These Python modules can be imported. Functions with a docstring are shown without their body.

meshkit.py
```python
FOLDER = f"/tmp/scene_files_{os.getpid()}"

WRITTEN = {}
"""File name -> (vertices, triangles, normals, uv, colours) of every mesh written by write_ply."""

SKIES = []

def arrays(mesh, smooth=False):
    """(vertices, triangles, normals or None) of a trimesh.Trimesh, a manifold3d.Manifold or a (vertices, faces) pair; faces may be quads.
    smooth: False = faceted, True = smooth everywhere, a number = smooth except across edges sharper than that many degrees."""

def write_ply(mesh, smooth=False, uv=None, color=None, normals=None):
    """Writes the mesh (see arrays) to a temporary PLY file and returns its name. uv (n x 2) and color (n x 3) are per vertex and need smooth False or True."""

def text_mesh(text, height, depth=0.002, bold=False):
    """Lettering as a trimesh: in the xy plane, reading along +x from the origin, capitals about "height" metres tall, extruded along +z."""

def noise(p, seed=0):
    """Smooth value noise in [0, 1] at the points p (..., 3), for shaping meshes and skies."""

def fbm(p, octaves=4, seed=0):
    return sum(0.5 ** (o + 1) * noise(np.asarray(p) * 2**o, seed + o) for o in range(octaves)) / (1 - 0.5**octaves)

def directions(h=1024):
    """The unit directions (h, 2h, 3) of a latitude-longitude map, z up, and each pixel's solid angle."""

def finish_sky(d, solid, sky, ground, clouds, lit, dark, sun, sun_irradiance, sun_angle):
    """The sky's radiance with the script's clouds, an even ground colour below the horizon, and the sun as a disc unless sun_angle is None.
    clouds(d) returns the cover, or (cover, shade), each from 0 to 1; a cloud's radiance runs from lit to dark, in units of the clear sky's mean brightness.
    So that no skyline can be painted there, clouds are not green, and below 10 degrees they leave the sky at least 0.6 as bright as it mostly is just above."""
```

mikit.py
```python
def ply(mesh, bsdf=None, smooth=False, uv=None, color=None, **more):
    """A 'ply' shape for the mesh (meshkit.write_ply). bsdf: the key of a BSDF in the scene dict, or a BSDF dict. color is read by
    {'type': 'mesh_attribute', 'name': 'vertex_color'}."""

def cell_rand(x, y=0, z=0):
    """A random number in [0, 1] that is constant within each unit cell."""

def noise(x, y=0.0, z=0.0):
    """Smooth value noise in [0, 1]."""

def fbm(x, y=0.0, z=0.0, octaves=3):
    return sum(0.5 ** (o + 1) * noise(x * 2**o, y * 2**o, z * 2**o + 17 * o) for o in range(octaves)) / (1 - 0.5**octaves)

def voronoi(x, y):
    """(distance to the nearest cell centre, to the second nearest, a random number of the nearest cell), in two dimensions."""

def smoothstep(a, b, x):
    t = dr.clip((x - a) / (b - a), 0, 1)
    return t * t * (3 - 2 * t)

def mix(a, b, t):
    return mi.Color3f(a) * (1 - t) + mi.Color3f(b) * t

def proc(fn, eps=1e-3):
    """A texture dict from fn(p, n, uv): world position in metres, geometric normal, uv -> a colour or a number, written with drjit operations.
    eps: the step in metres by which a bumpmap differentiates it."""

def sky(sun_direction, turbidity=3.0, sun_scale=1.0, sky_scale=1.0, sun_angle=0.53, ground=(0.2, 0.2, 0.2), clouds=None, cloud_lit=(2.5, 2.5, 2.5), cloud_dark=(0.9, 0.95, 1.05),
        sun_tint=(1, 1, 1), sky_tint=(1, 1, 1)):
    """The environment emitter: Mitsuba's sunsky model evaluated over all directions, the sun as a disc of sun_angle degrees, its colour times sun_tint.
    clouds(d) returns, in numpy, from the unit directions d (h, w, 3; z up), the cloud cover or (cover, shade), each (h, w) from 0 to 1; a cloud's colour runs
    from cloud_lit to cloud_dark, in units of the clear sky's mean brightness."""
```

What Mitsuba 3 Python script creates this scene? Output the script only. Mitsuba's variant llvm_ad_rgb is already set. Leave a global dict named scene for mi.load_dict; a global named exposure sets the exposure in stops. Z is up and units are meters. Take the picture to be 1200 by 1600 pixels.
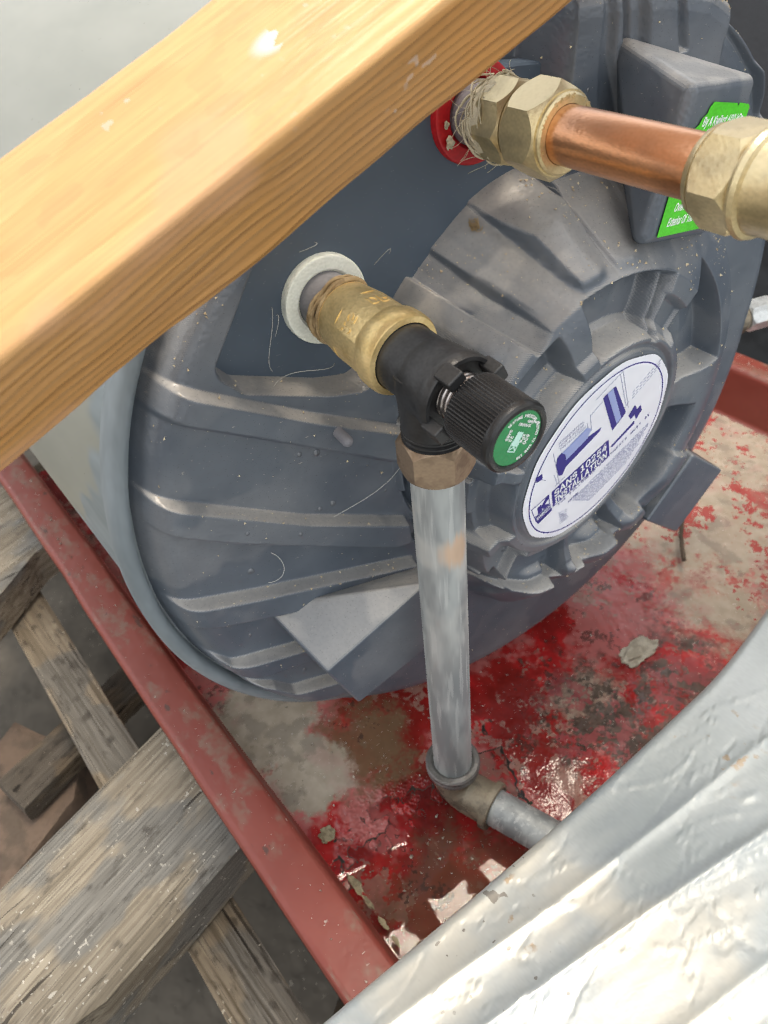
import math, random
import numpy as np, trimesh, manifold3d as m3, shapely, shapely.geometry as sg
from scipy import ndimage
import drjit as dr, mitsuba as mi, mikit, meshkit
from mikit import proc, noise, fbm, voronoi, smoothstep, mix, cell_rand

T = mi.ScalarTransform4f
rng = np.random.default_rng(7)
random.seed(7)
scene, labels = {'type': 'scene'}, {}

# ------------------------------------------------------------------ camera, sky, exposure
CAM = np.array([.24, .271, .462])
FWD = np.array([-.4127, -.6235, -.6640])
UP = np.array([-.4616, -.4853, .7426])
scene['camera'] = {'type': 'thinlens', 'fov': 52.36, 'fov_axis': 'x', 'aperture_radius': .0010, 'focus_distance': .33,
                   'near_clip': .01, 'far_clip': 100.0,
                   'to_world': T().look_at(origin=CAM.tolist(), target=(CAM + FWD).tolist(), up=UP.tolist())}


def overcast(d):
    n = meshkit.fbm(d * 2.3, 4, 5)
    return np.ones(d.shape[:2]), np.clip(.50 - .45 * np.clip(d[..., 2], 0, 1) + .5 * (n - .5), 0, 1)


scene['sky'] = mikit.sky((-.18, -.06, 1.0), turbidity=4, sun_scale=.30, sun_angle=15.5, clouds=overcast,
                         cloud_lit=(2.7, 2.76, 2.84), cloud_dark=(1.5, 1.56, 1.65), sun_tint=(.97, .99, 1.02))
exposure = 2.3

# ------------------------------------------------------------------ helpers


def numbered(k):
    if k not in scene:
        return k
    i = 1
    while f'{k}_{i:03d}' in scene:
        i += 1
    return f'{k}_{i:03d}'


def obj(key, mesh, bsdf, smooth=30, **kw):
    key = numbered(key)
    scene[key] = mikit.ply(mesh, bsdf, smooth, **kw)
    return key


def tag(key, label, category, group=None):
    labels[key] = {'label': label, 'category': category}
    if group:
        labels[key]['group'] = group


def frame(o, d, up=(0, 0, 1)):
    z = np.asarray(d, float) / np.linalg.norm(d)
    x = np.cross(up, z)
    x /= np.linalg.norm(x)
    m = np.eye(4)
    m[:3, 0], m[:3, 1], m[:3, 2], m[:3, 3] = x, np.cross(z, x), z, o
    return m


def at(mesh, m):
    mesh = mesh.copy()
    mesh.apply_transform(m)
    return mesh


def lathe(profile, n=72):
    """closed surface of revolution about z from (r, z) points running from the bottom axis to the top axis"""
    p = np.array(profile, float)
    a = np.linspace(0, 2 * np.pi, n, endpoint=False)
    v = np.stack([p[:, None, 0] * np.cos(a), p[:, None, 0] * np.sin(a), np.repeat(p[:, None, 1], n, 1)], -1)
    k = len(p)
    i, j = np.meshgrid(np.arange(k - 1), np.arange(n), indexing='ij')
    q = np.stack([i * n + j, i * n + (j + 1) % n, (i + 1) * n + (j + 1) % n, (i + 1) * n + j], -1).reshape(-1, 4)
    return trimesh.Trimesh(v.reshape(-1, 3), np.vstack([q[:, [0, 1, 2]], q[:, [0, 2, 3]]]), process=False)


def tube(path, radius, n=10, closed=False):
    p = np.array(path, float)
    t = np.gradient(p, axis=0) if not closed else np.roll(p, -1, 0) - np.roll(p, 1, 0)
    t /= np.linalg.norm(t, axis=1, keepdims=True)
    a = np.array([0, 0, 1.0]) if abs(t[0][2]) < .9 else np.array([1.0, 0, 0])
    fr = []
    for i in range(len(p)):
        a = a - t[i] * (a @ t[i])
        a /= np.linalg.norm(a)
        fr.append((a, np.cross(t[i], a)))
    r = np.broadcast_to(radius, len(p))
    ang = np.arange(n) * 2 * np.pi / n
    v = np.concatenate([p[i] + r[i] * (np.cos(ang)[:, None] * fr[i][0] + np.sin(ang)[:, None] * fr[i][1]) for i in range(len(p))])
    m = len(p)
    i, j = np.meshgrid(np.arange(m if closed else m - 1), np.arange(n), indexing='ij')
    i2 = (i + 1) % m
    q = np.stack([i * n + j, i * n + (j + 1) % n, i2 * n + (j + 1) % n, i2 * n + j], -1).reshape(-1, 4)
    f = np.vstack([q[:, [0, 1, 2]], q[:, [0, 2, 3]]])
    if not closed:
        v = np.vstack([v, p[0], p[-1]])
        c0, c1 = m * n, m * n + 1
        js = np.arange(n)
        f = np.vstack([f, np.stack([js * 0 + c0, (js + 1) % n, js], 1), np.stack([js * 0 + c1, (m - 1) * n + js, (m - 1) * n + (js + 1) % n], 1)])
    return trimesh.Trimesh(v, f, process=False)


def smooth_path(pts, n=30):
    from scipy.interpolate import CubicSpline
    p = np.array(pts, float)
    s = np.r_[0, np.cumsum(np.linalg.norm(np.diff(p, axis=0), axis=1))]
    return CubicSpline(s, p)(np.linspace(0, s[-1], n))


def tm(man):
    m = man.to_mesh()
    return trimesh.Trimesh(m.vert_properties[:, :3], m.tri_verts, process=False)


def hull(points, r=.003, seg=16):
    s = m3.Manifold.sphere(r, seg)
    return m3.Manifold.batch_hull([s.translate(tuple(map(float, p))) for p in points])


def man(mesh):
    mesh = trimesh.Trimesh(np.round(mesh.vertices, 7), mesh.faces, process=True)
    mesh.update_faces(mesh.nondegenerate_faces())
    mesh.fix_normals()
    return m3.Manifold(m3.Mesh(np.asarray(mesh.vertices, np.float32), np.asarray(mesh.faces, np.uint32)))


def hexnut(af, z0, z1, chamfer=.0022, bore=0., turn=0., n=6, both=True):
    """hexagon prism across flats af along z with turned chamfers"""
    rc = af / math.cos(math.pi / n)
    a = np.arange(n) * 2 * np.pi / n + turn
    hx = m3.Manifold.extrude(m3.CrossSection([np.c_[np.cos(a), np.sin(a)] * rc]), z1 - z0).translate((0, 0, z0))
    e = rc + .0002
    prof = [(0, z0), (af * .97, z0), (e, z0 + chamfer), (e, z1 - (chamfer if both else 0)), (af * .97 if both else e, z1), (0, z1)]
    cut = m3.Manifold.revolve(m3.CrossSection([np.array(prof)]), 96)
    h = hx ^ cut
    if bore:
        h = h - m3.Manifold.cylinder(z1 - z0 + .02, bore, bore, 64).translate((0, 0, z0 - .01))
    return tm(h)


def blob(r, seed, sub=2, rough=.35, squash=(1, 1, 1)):
    s = trimesh.creation.icosphere(subdivisions=sub, radius=1)
    v = np.array(s.vertices)
    k = 1 + rough * (meshkit.fbm(v * 1.7 + seed * 3.7, 3, seed) - .5) * 2
    s.vertices = v * k[:, None] * r * np.array(squash)
    return s


# ------------------------------------------------------------------ materials


def bsdf(key, colour, rough=.5, metallic=0., spec=.5, bump=None, bscale=.0005, eps=3e-4, **kw):
    base = proc(colour) if callable(colour) else {'type': 'rgb', 'value': list(colour)}
    d = {'type': 'principled', 'base_color': base, 'roughness': proc(rough) if callable(rough) else rough, 'metallic': metallic, 'specular': spec, **kw}
    if bump:
        d = {'type': 'bumpmap', 'nested': d, 'arbitrary': proc(bump, eps), 'scale': bscale}
    scene[key] = {'type': 'twosided', 'nested': d}


def lum(c, f):
    return mi.Color3f(*c) * f


def cap_colour(p, n, uv):
    g = fbm(p.x * 60, p.y * 60, p.z * 60)
    f = noise(p.x * 900, p.y * 900, p.z * 900)
    f2 = noise(p.x * 2300, p.y * 2300, p.z * 2300)
    big = fbm(p.x * 14 + 3, p.y * 14, p.z * 14, octaves=4)
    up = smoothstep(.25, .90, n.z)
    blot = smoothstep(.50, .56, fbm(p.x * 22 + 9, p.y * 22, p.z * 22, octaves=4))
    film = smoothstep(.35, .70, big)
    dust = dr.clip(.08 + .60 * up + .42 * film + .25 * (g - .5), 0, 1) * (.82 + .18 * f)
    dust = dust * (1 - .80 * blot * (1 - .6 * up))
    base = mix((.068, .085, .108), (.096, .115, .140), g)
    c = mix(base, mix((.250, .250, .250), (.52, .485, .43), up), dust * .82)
    c = mix(c, (.035, .033, .03), smoothstep(.80, .9, f2) * .3)
    return mix(c, (.42, .38, .31), smoothstep(.91, .97, f) * .4)


def grain_bump(p, n, uv):
    return fbm(p.x * 700, p.y * 700, p.z * 700, octaves=2) + 1.5 * noise(p.x * 90, p.y * 90, p.z * 90)


bsdf('m_cap', cap_colour, .32, spec=.7, bump=grain_bump, bscale=.00022)


def plate_colour(p, n, uv):
    g = fbm(p.x * 30, p.y * 30, p.z * 30, octaves=4)
    f = noise(p.x * 1300, p.y * 1300, p.z * 1300)
    c = mix((.060, .084, .114), (.085, .112, .145), g)
    return mix(c, (.32, .31, .29), smoothstep(.88, .97, f) * .30)


bsdf('m_plate', plate_colour, .36, spec=.5, bump=grain_bump, bscale=.00010)


def body_colour(p, n, uv):
    f = noise(p.x * 500, p.y * 500, p.z * 500)
    g = fbm(p.x * 40, p.y * 18, p.z * 40, octaves=3)
    cream = mix((.205, .21, .175), (.26, .26, .22), g)
    # scuffed grey overspray that spreads back from the rim
    edge = -.030 - .085 * smoothstep(.10, .02, dr.abs(p.z - .150)) - .018 * (g - .5) * 4
    grey = smoothstep(edge - .006, edge + .006, p.y)
    gc = mix((.13, .16, .17), (.24, .28, .30), fbm(p.x * 120, p.y * 30, p.z * 120))
    c = mix(cream, gc, grey * .9)
    return mix(c, (.10, .09, .08), smoothstep(.93, .98, f) * .5)


bsdf('m_body', body_colour, .42, spec=.4, bump=grain_bump, bscale=.00008)


def rim_colour(p, n, uv):
    g = fbm(p.x * 90, p.y * 90, p.z * 30)
    return mix((.13, .155, .165), (.27, .31, .33), g)


bsdf('m_rim', rim_colour, .45, spec=.4)


def beam_local(p):
    d = p - mi.Point3f(*BEAM_P0.tolist())
    q = [d.x * float(a[0]) + d.y * float(a[1]) + d.z * float(a[2]) for a in (BEAM_U, BEAM_E1, BEAM_E2)]
    return q


BEAM_U = np.array([-.9375, .0486, .3445])
BEAM_U /= np.linalg.norm(BEAM_U)
_s = np.cross(BEAM_U, [0, 0, 1.0]); _s /= np.linalg.norm(_s)
_s = -_s if _s[1] < 0 else _s
_d = np.cross(BEAM_U, _s); _d = -_d if _d[2] > 0 else _d
_r = .40
BEAM_E1 = -(math.cos(_r) * _s + math.sin(_r) * _d)
BEAM_E2 = math.cos(_r) * _d - math.sin(_r) * _s
BEAM_P0 = np.array([.1503, .0798, .3961])


def beam_colour(p, n, uv):
    u, a, b = beam_local(p)
    wob = .0035 * (fbm(u * 9, a * 30, b * 30) - .5) + .0012 * (noise(u * 45, a * 80, b * 80) - .5)
    # growth rings of a flat-sawn board: centre of the log far below the face
    rad = dr.sqrt(dr.square(a - .03 + wob) + dr.square((b - .085 + wob * 1.5) * 1.0))
    ring = rad * 330 + 1.6 * fbm(u * 6, a * 9, b * 9)
    s = ring - dr.floor(ring)
    late = smoothstep(.35, .92, s) * (1 - smoothstep(.93, 1.0, s))
    amp = .55 + .45 * noise(dr.floor(ring) * 3.1)
    fib = noise(u * 60, a * 1500, b * 1500)
    fib2 = fbm(u * 14, a * 260, b * 260)
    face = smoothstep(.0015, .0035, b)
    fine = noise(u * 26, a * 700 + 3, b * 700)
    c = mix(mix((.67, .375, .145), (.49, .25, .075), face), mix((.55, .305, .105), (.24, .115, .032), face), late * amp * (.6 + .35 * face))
    c = mix(c, (.40, .22, .08), smoothstep(.55, .85, fine) * (.16 + .3 * face))
    c = c * (.86 + .18 * fib + .18 * (fib2 - .5))
    knot = smoothstep(.62, .75, fbm(u * 22 + 4, a * 30, b * 30))
    c = mix(c, (.60, .34, .20), knot * .35)
    pb = fbm(u * 120 + 1.7, a * 120 + 2, b * 120, octaves=4)
    pt = dr.maximum(smoothstep(.58, .62, pb + .10 * smoothstep(.012, .0, dr.sqrt(dr.square(u - .040) + dr.square((a - .026) * 2))) - .03) * smoothstep(.011, .005, dr.sqrt(dr.square(u - .040) + dr.square((a - .026) * 2))),
                    smoothstep(.80, .84, noise(u * 420, a * 420, b * 420)) * smoothstep(.66, .74, fbm(u * 30 + 8, a * 50, b * 50)) * .4)
    dent = smoothstep(.66, .70, fbm(u * 60 + 3, a * 140 + 9, b * 140, octaves=3))
    c = mix(c, (.40, .21, .09), dent * .16)
    return mix(c, (.62, .60, .58), pt * .75)


def beam_bump(p, n, uv):
    u, a, b = beam_local(p)
    return noise(u * 50, a * 1100, b * 1100) + 2 * fbm(u * 12, a * 160, b * 160)


bsdf('m_beam', beam_colour, .38, spec=.5, bump=beam_bump, bscale=.0002)


def old_wood(seed, dirx, diry, tone):
    def local(p):
        return p.x * dirx + p.y * diry, p.y * dirx - p.x * diry, p.z

    def col(p, n, uv):
        u, a, z = local(p)
        wob = .004 * (fbm(u * 9 + seed, a * 20, z * 20) - .5)
        st = fbm(u * 10 + seed, (a + wob) * 420, z * 420, octaves=4)
        st2 = noise(u * 34 + seed, (a + wob) * 1300, z * 1300)
        big = fbm(u * 20 + seed, a * 34, z * 34, octaves=5)
        mid = fbm(u * 60 + seed, a * 130, z * 130, octaves=4)
        c = mix((.22, .185, .135), (.37, .32, .245), smoothstep(.30, .68, st))
        c = mix(c, (.46, .405, .31), smoothstep(.52, .72, mid) * smoothstep(.42, .6, st) * .65)
        c = mix(c, mix((.15, .145, .13), (.26, .255, .235), st2), smoothstep(.46, .56, big) * .85)
        c = mix(c, (.07, .058, .045), smoothstep(.58, .66, st) * smoothstep(.5, .6, st2) * .5)
        c = mix(c, (.045, .038, .032), smoothstep(.56, .80, fbm(u * 90 + seed * 2, a * 210, z * 210, octaves=5)) * .6)
        crack = smoothstep(.012, .004, dr.abs(fbm(u * 5 + seed * 3, (a + wob) * 70, z * 70, octaves=2) - .5)) * smoothstep(.45, .6, noise(u * 20 + seed, a * 60, 1.))
        c = mix(c, (.03, .025, .02), crack * .8)
        c = mix(c, (.66, .62, .54), smoothstep(.84, .90, noise(p.x * 520 + seed, p.y * 520, p.z * 520)) * smoothstep(.45, .65, noise(p.x * 60, p.y * 60, 3.)) * .8)
        return c * (.74 + .30 * st2) * mi.Color3f(*tone)

    def bmp(p, n, uv):
        u, a, z = local(p)
        return fbm(u * 14 + seed, a * 420, z * 420, octaves=3) * 1.2 + fbm(u * 90, a * 160, z * 160, octaves=3)
    return col, bmp


for nm, a in (('m_plank', (1.3, .958, .287, (1., 1., 1.))), ('m_batten', (5.1, -.05, .998, (.85, .80, .74))), ('m_offcut', (9.4, .94, .30, (.45, .40, .36)))):
    c_, b_ = old_wood(*a)
    bsdf(nm, c_, .8, spec=.2, bump=b_, bscale=.0011, eps=4e-4)


def dirt_colour(p, n, uv):
    g = fbm(p.x * 40, p.y * 40, p.z * 40, octaves=5)
    f = noise(p.x * 350, p.y * 350, p.z * 350)
    c = mix((.075, .068, .058), (.21, .185, .15), g)
    return mix(c, (.35, .32, .27), smoothstep(.88, .95, f) * .5)


bsdf('m_dirt', dirt_colour, .95, spec=.1, bump=lambda p, n, uv: fbm(p.x * 150, p.y * 150, p.z * 150, octaves=3), bscale=.002)


def lip_colour(p, n, uv):
    g = fbm(p.x * 50, p.y * 30, p.z * 50, octaves=4)
    f = noise(p.x * 700, p.y * 700, p.z * 700)
    c = mix((.195, .040, .028), (.265, .066, .048), g)
    lip = smoothstep(.6, .95, dr.abs(n.z))
    dustp = smoothstep(.44, .70, fbm(p.x * 130, p.y * 70 + 5, 3.0, octaves=5))
    c = mix(c, (.215, .15, .11), lip * dustp * (.15 + .60 * noise(p.x * 420, p.y * 420, 2.)))
    c = mix(c, (.06, .045, .035), lip * smoothstep(.75, .82, fbm(p.x * 120 + 7, p.y * 75, 1.0, octaves=4)) * .7)
    return mix(c, (.55, .48, .42), lip * smoothstep(.90, .96, f) * .6)


bsdf('m_tray', lip_colour, .42, spec=.45, bump=lambda p, n, uv: fbm(p.x * 160, p.y * 160, p.z * 160, octaves=3), bscale=.0004)


def ragged(p, seed):
    return (fbm(p.x * 38 + seed, p.y * 38, seed, octaves=3) - .5) * .9 + (fbm(p.x * 150 + seed, p.y * 150, seed, octaves=3) - .5) * .75 + (noise(p.x * 620 + seed, p.y * 620, seed) - .5) * .30


def spot(p, x, y, r0, r1, w=.5, seed=0.):
    d = dr.sqrt(dr.square(p.x - x) + dr.square(p.y - y))
    return smoothstep(r1, r0, d + ragged(p, seed) * w * r1 * 1.4)


def floor_colour(p, n, uv):
    g = fbm(p.x * 45, p.y * 45, 2.0, octaves=5)
    g2 = fbm(p.x * 130, p.y * 130, 5.0, octaves=4)
    f = noise(p.x * 800, p.y * 800, 1.0)
    f3 = noise(p.x * 340, p.y * 340, 4.0)
    sm = fbm(p.x * 30 + 4, p.y * 18 + 2, 7.0, octaves=4)
    red = mix((.46, .022, .022), (.31, .022, .019), smoothstep(.42, .62, g))
    red = mix(red, (.55, .20, .18), smoothstep(.52, .66, sm + .12 * (f3 - .5)) * .70)
    red = mix(red, (.17, .016, .012), smoothstep(.50, .36, sm) * .6)
    tan = mix((.34, .285, .205), (.52, .455, .36), g2)
    tan = mix(tan, (.45, .28, .24), smoothstep(.5, .66, g) * .45)
    tan = mix(tan, (.23, .20, .16), smoothstep(.56, .70, fbm(p.x * 70 + 1, p.y * 70, 3.0, octaves=5)) * .55)
    dark = mix((.030, .024, .020), (.15, .11, .085), g2)
    brown = mix((.12, .080, .042), (.21, .15, .085), g)
    c = red
    # worn through to primer in thin scattered flakes
    wear = smoothstep(.10, .26, ragged(p, 31.)) 
    c = mix(c, mix(tan, (.30, .11, .09), .5), wear * .7)
    c = mix(c, brown, spot(p, .104, .012, .018, .044, .5, 4.) * .85)
    c = mix(c, brown, spot(p, .115, .135, .035, .065, .6, 14.) * .55)
    tl = dr.maximum(dr.maximum(spot(p, .155, -.045, .030, .041, .3, 1.), spot(p, .148, .005, .022, .032, .35, 2.)), spot(p, .136, -.055, .026, .038, .35, 12.))
    c = mix(c, tan, tl)
    rt = dr.maximum(spot(p, -.235, .035, .050, .100, .50, 7.), spot(p, -.33, -.02, .05, .10, .5, 8.))
    rt = dr.maximum(rt, spot(p, -.165, .095, .015, .055, .55, 19.))
    c = mix(c, tan * .95, rt * .95)
    c = mix(c, (.36, .02, .02), rt * smoothstep(.13, .20, ragged(p, 17.)) * .85)
    c = mix(c, tan * .8, spot(p, -.030, .078, .006, .032, .7, 9.) * .8)
    dk = dr.maximum(spot(p, -.030, .106, .026, .062, .5, 3.), spot(p, -.085, .118, .02, .060, .6, 6.))
    c = mix(c, dark, dk * smoothstep(-.20, .08, ragged(p, 23.)) * .95)
    c = mix(c, (.33, .07, .075), dk * smoothstep(.10, .22, ragged(p, 29.)) * .7)
    bare = dr.maximum(tl, rt)
    c = mix(c, (.045, .032, .025), smoothstep(.22, .34, ragged(p, 37.)) * (.65 - .45 * bare))
    return mix(c, (.65, .58, .5), smoothstep(.93, .97, f) * .6)


def floor_rough(p, n, uv):
    wet = dr.maximum(spot(p, .105, .10, .09, .15, .4, 21.), spot(p, -.03, -.0, .09, .18, .4, 22.))
    dry = smoothstep(.12, .15, p.x) * smoothstep(.04, .02, p.y)
    under = smoothstep(-.0001, -.0005, p.z + .125 * dr.maximum(p.y - .07, 0)) * smoothstep(.03, .032, p.x) * smoothstep(.05, .052, p.y)
    return under * .9 + (1 - under) * (.72 - .62 * wet * (1 - dry) * (.75 + .25 * fbm(p.x * 80, p.y * 80, 1.)))


bsdf('m_floor', floor_colour, floor_rough, spec=.5, bump=lambda p, n, uv: (fbm(p.x * 120, p.y * 120, 0., octaves=4) + .25 * noise(p.x * 900, p.y * 900, 3.)) * (.25 + 1.7 * smoothstep(.045, .02, dr.sqrt(dr.square(p.x - .122) + dr.square((p.y - .066) * 1.2)))), bscale=.0018)
scene['m_water'] = {'type': 'dielectric', 'int_ior': 1.333, 'ext_ior': 1.0}


def foil_colour(p, n, uv):
    g = fbm(p.x * 26, p.y * 26, p.z * 26, octaves=4)
    w = noise(p.x * 1500, p.y * 500, p.z * 500)
    c = mix((.30, .33, .325), (.43, .455, .455), g) * (.93 + .07 * w)
    stain = smoothstep(.56, .72, fbm(p.x * 17 + 2, p.y * 17 + 5, p.z * 17, octaves=5))
    c = mix(c, (.62, .56, .44), stain * .42)
    sp = smoothstep(.66, .74, fbm(p.x * 150, p.y * 150, p.z * 150, octaves=4))
    c = mix(c, (.30, .21, .12), sp * smoothstep(.50, .62, fbm(p.x * 22 + 5, p.y * 22, 2.)) * .75)
    return mix(c, (.12, .10, .08), smoothstep(.90, .93, noise(p.x * 330, p.y * 330, 5.)) * smoothstep(.55, .7, fbm(p.x * 20, p.y * 20 + 3, 2.)) * .7)


bsdf('m_foil', foil_colour, .33, metallic=.45, spec=.5,
     bump=lambda p, n, uv: noise(p.x * 900, p.y * 900, p.z * 900) * .5 + fbm(p.x * 120, p.y * 120, p.z * 120), bscale=.00005)


def metal(base, dark, scale, fine=1200, amt=.6, lo=.45, hi=.65, dust=None, dusty=.6):
    def col(p, n, uv):
        g = fbm(p.x * scale, p.y * scale, p.z * scale, octaves=4)
        f = noise(p.x * fine, p.y * fine, p.z * fine)
        c = mix(base, dark, smoothstep(lo, hi, g) * amt) * (.9 + .2 * f)
        if dust:
            d = smoothstep(-.1, .8, n.z + (g - .5) * 1.2) * (.6 + .4 * f)
            c = mix(c, dust, d * dusty)
        return c
    return col


cast = lambda p, n, uv: fbm(p.x * 900, p.y * 900, p.z * 900, octaves=2) + .6 * noise(p.x * 250, p.y * 250, p.z * 250)
bsdf('m_brass', metal((.93, .70, .33), (.66, .46, .17), 110, lo=.5, hi=.75), .38, metallic=.7, bump=cast, bscale=.00013)
bsdf('m_dusty_brass', metal((.70, .56, .30), (.42, .33, .17), 90, dust=(.50, .45, .33), dusty=.5), .35, metallic=.75, bump=cast, bscale=.00010)
bsdf('m_copper', metal((.82, .38, .18), (.46, .19, .09), 45, dust=(.62, .42, .31), dusty=.5), .28, metallic=.88, bump=cast, bscale=.00006)
bsdf('m_bronze', metal((.33, .235, .155), (.17, .115, .075), 120), .36, metallic=.6, bump=cast, bscale=.0002)


def zinc_colour(p, n, uv):
    g = fbm(p.x * 120, p.y * 120, p.z * 22, octaves=4)
    s = fbm(p.x * 500, p.y * 500, p.z * 30, octaves=3)
    c = mix((.40, .42, .41), (.26, .275, .275), smoothstep(.4, .65, g))
    c = mix(c, (.56, .57, .55), smoothstep(.56, .72, s) * .5)
    c = mix(c, (.62, .60, .55), smoothstep(.10, .26, p.z) * smoothstep(.42, .6, fbm(p.x * 60, p.y * 60, p.z * 40 + 3)) * .55)
    t = smoothstep(.010, .004, dr.sqrt(dr.square(p.x - .086) + dr.square((p.z - .226) * .8)) + .008 * (s - .5))
    return mix(c, (.62, .42, .27), t * .8)


bsdf('m_zinc', zinc_colour, .50, metallic=.35, bump=cast, bscale=.00012)
bsdf('m_dull', metal((.24, .205, .15), (.075, .062, .047), 150, amt=.85, dust=(.30, .255, .18), dusty=.45), .5, metallic=.3, bump=cast, bscale=.0003)
bsdf('m_socket', metal((.21, .205, .20), (.07, .065, .06), 170, dust=(.30, .27, .22), dusty=.3), .38, metallic=.5, bump=cast, bscale=.0003)
bsdf('m_bolt', metal((.62, .64, .63), (.36, .37, .36), 150), .38, metallic=.6, bump=cast, bscale=.0002)
bsdf('m_black', metal((.014, .014, .0145), (.026, .026, .027), 90, dust=(.075, .074, .072), dusty=.28), .40, spec=.5, bump=cast, bscale=.00010)
bsdf('m_knob', metal((.010, .010, .0105), (.016, .016, .017), 60, dust=(.05, .05, .05), dusty=.15), .33, spec=.55)
bsdf('m_nipple', metal((.20, .20, .22), (.13, .13, .14), 90, dust=(.33, .31, .31), dusty=.4), .5, spec=.4)
bsdf('m_white_plastic', metal((.88, .90, .78), (.83, .84, .71), 40, amt=.5), .35, spec=.5, clearcoat=.3)
bsdf('m_red_plastic', metal((.52, .012, .016), (.38, .010, .014), 40), .35, spec=.5)
bsdf('m_hemp', metal((.42, .31, .17), (.24, .16, .08), 260, fine=2500), .85, spec=.15)
bsdf('m_hemp_pale', metal((.58, .52, .38), (.36, .31, .20), 260, fine=2500), .9, spec=.15)
bsdf('m_fibre', (.50, .48, .44), .6)
bsdf('m_spring', (.55, .50, .47), .25, metallic=.9)
bsdf('m_green', metal((.012, .235, .065), (.010, .20, .055), 60), .32, spec=.5)
bsdf('m_lime', metal((.095, .60, .030), (.08, .54, .025), 60), .4, spec=.4)
bsdf('m_white_ink', (.80, .82, .80), .5)
bsdf('m_mint_ink', (.50, .76, .66), .5)
bsdf('m_paper', lambda p, n, uv: mix((.74, .75, .80), (.82, .83, .87), fbm(p.x * 60, p.y * 60, p.z * 60)), .33, spec=.4,
     bump=lambda p, n, uv: fbm(p.x * 70, p.y * 70, p.z * 70, octaves=3), bscale=.0006)
bsdf('m_navy', (.028, .026, .21), .4)
bsdf('m_blue', (.10, .14, .42), .4)
bsdf('m_pale_blue', (.30, .36, .62), .4)
bsdf('m_grey_ink', (.33, .34, .47), .5)
bsdf('m_sawdust', lambda p, n, uv: mix((.52, .40, .24), (.70, .60, .44), cell_rand(p.x * 400, p.y * 400, p.z * 400)), .85, spec=.15)
bsdf('m_grit', lambda p, n, uv: mix((.20, .17, .13), (.62, .58, .5), cell_rand(p.x * 300, p.y * 300, p.z * 300)), .9, spec=.15)
bsdf('m_stone', metal((.55, .50, .40), (.34, .29, .21), 220), .9, spec=.1, bump=cast, bscale=.0008)
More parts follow.
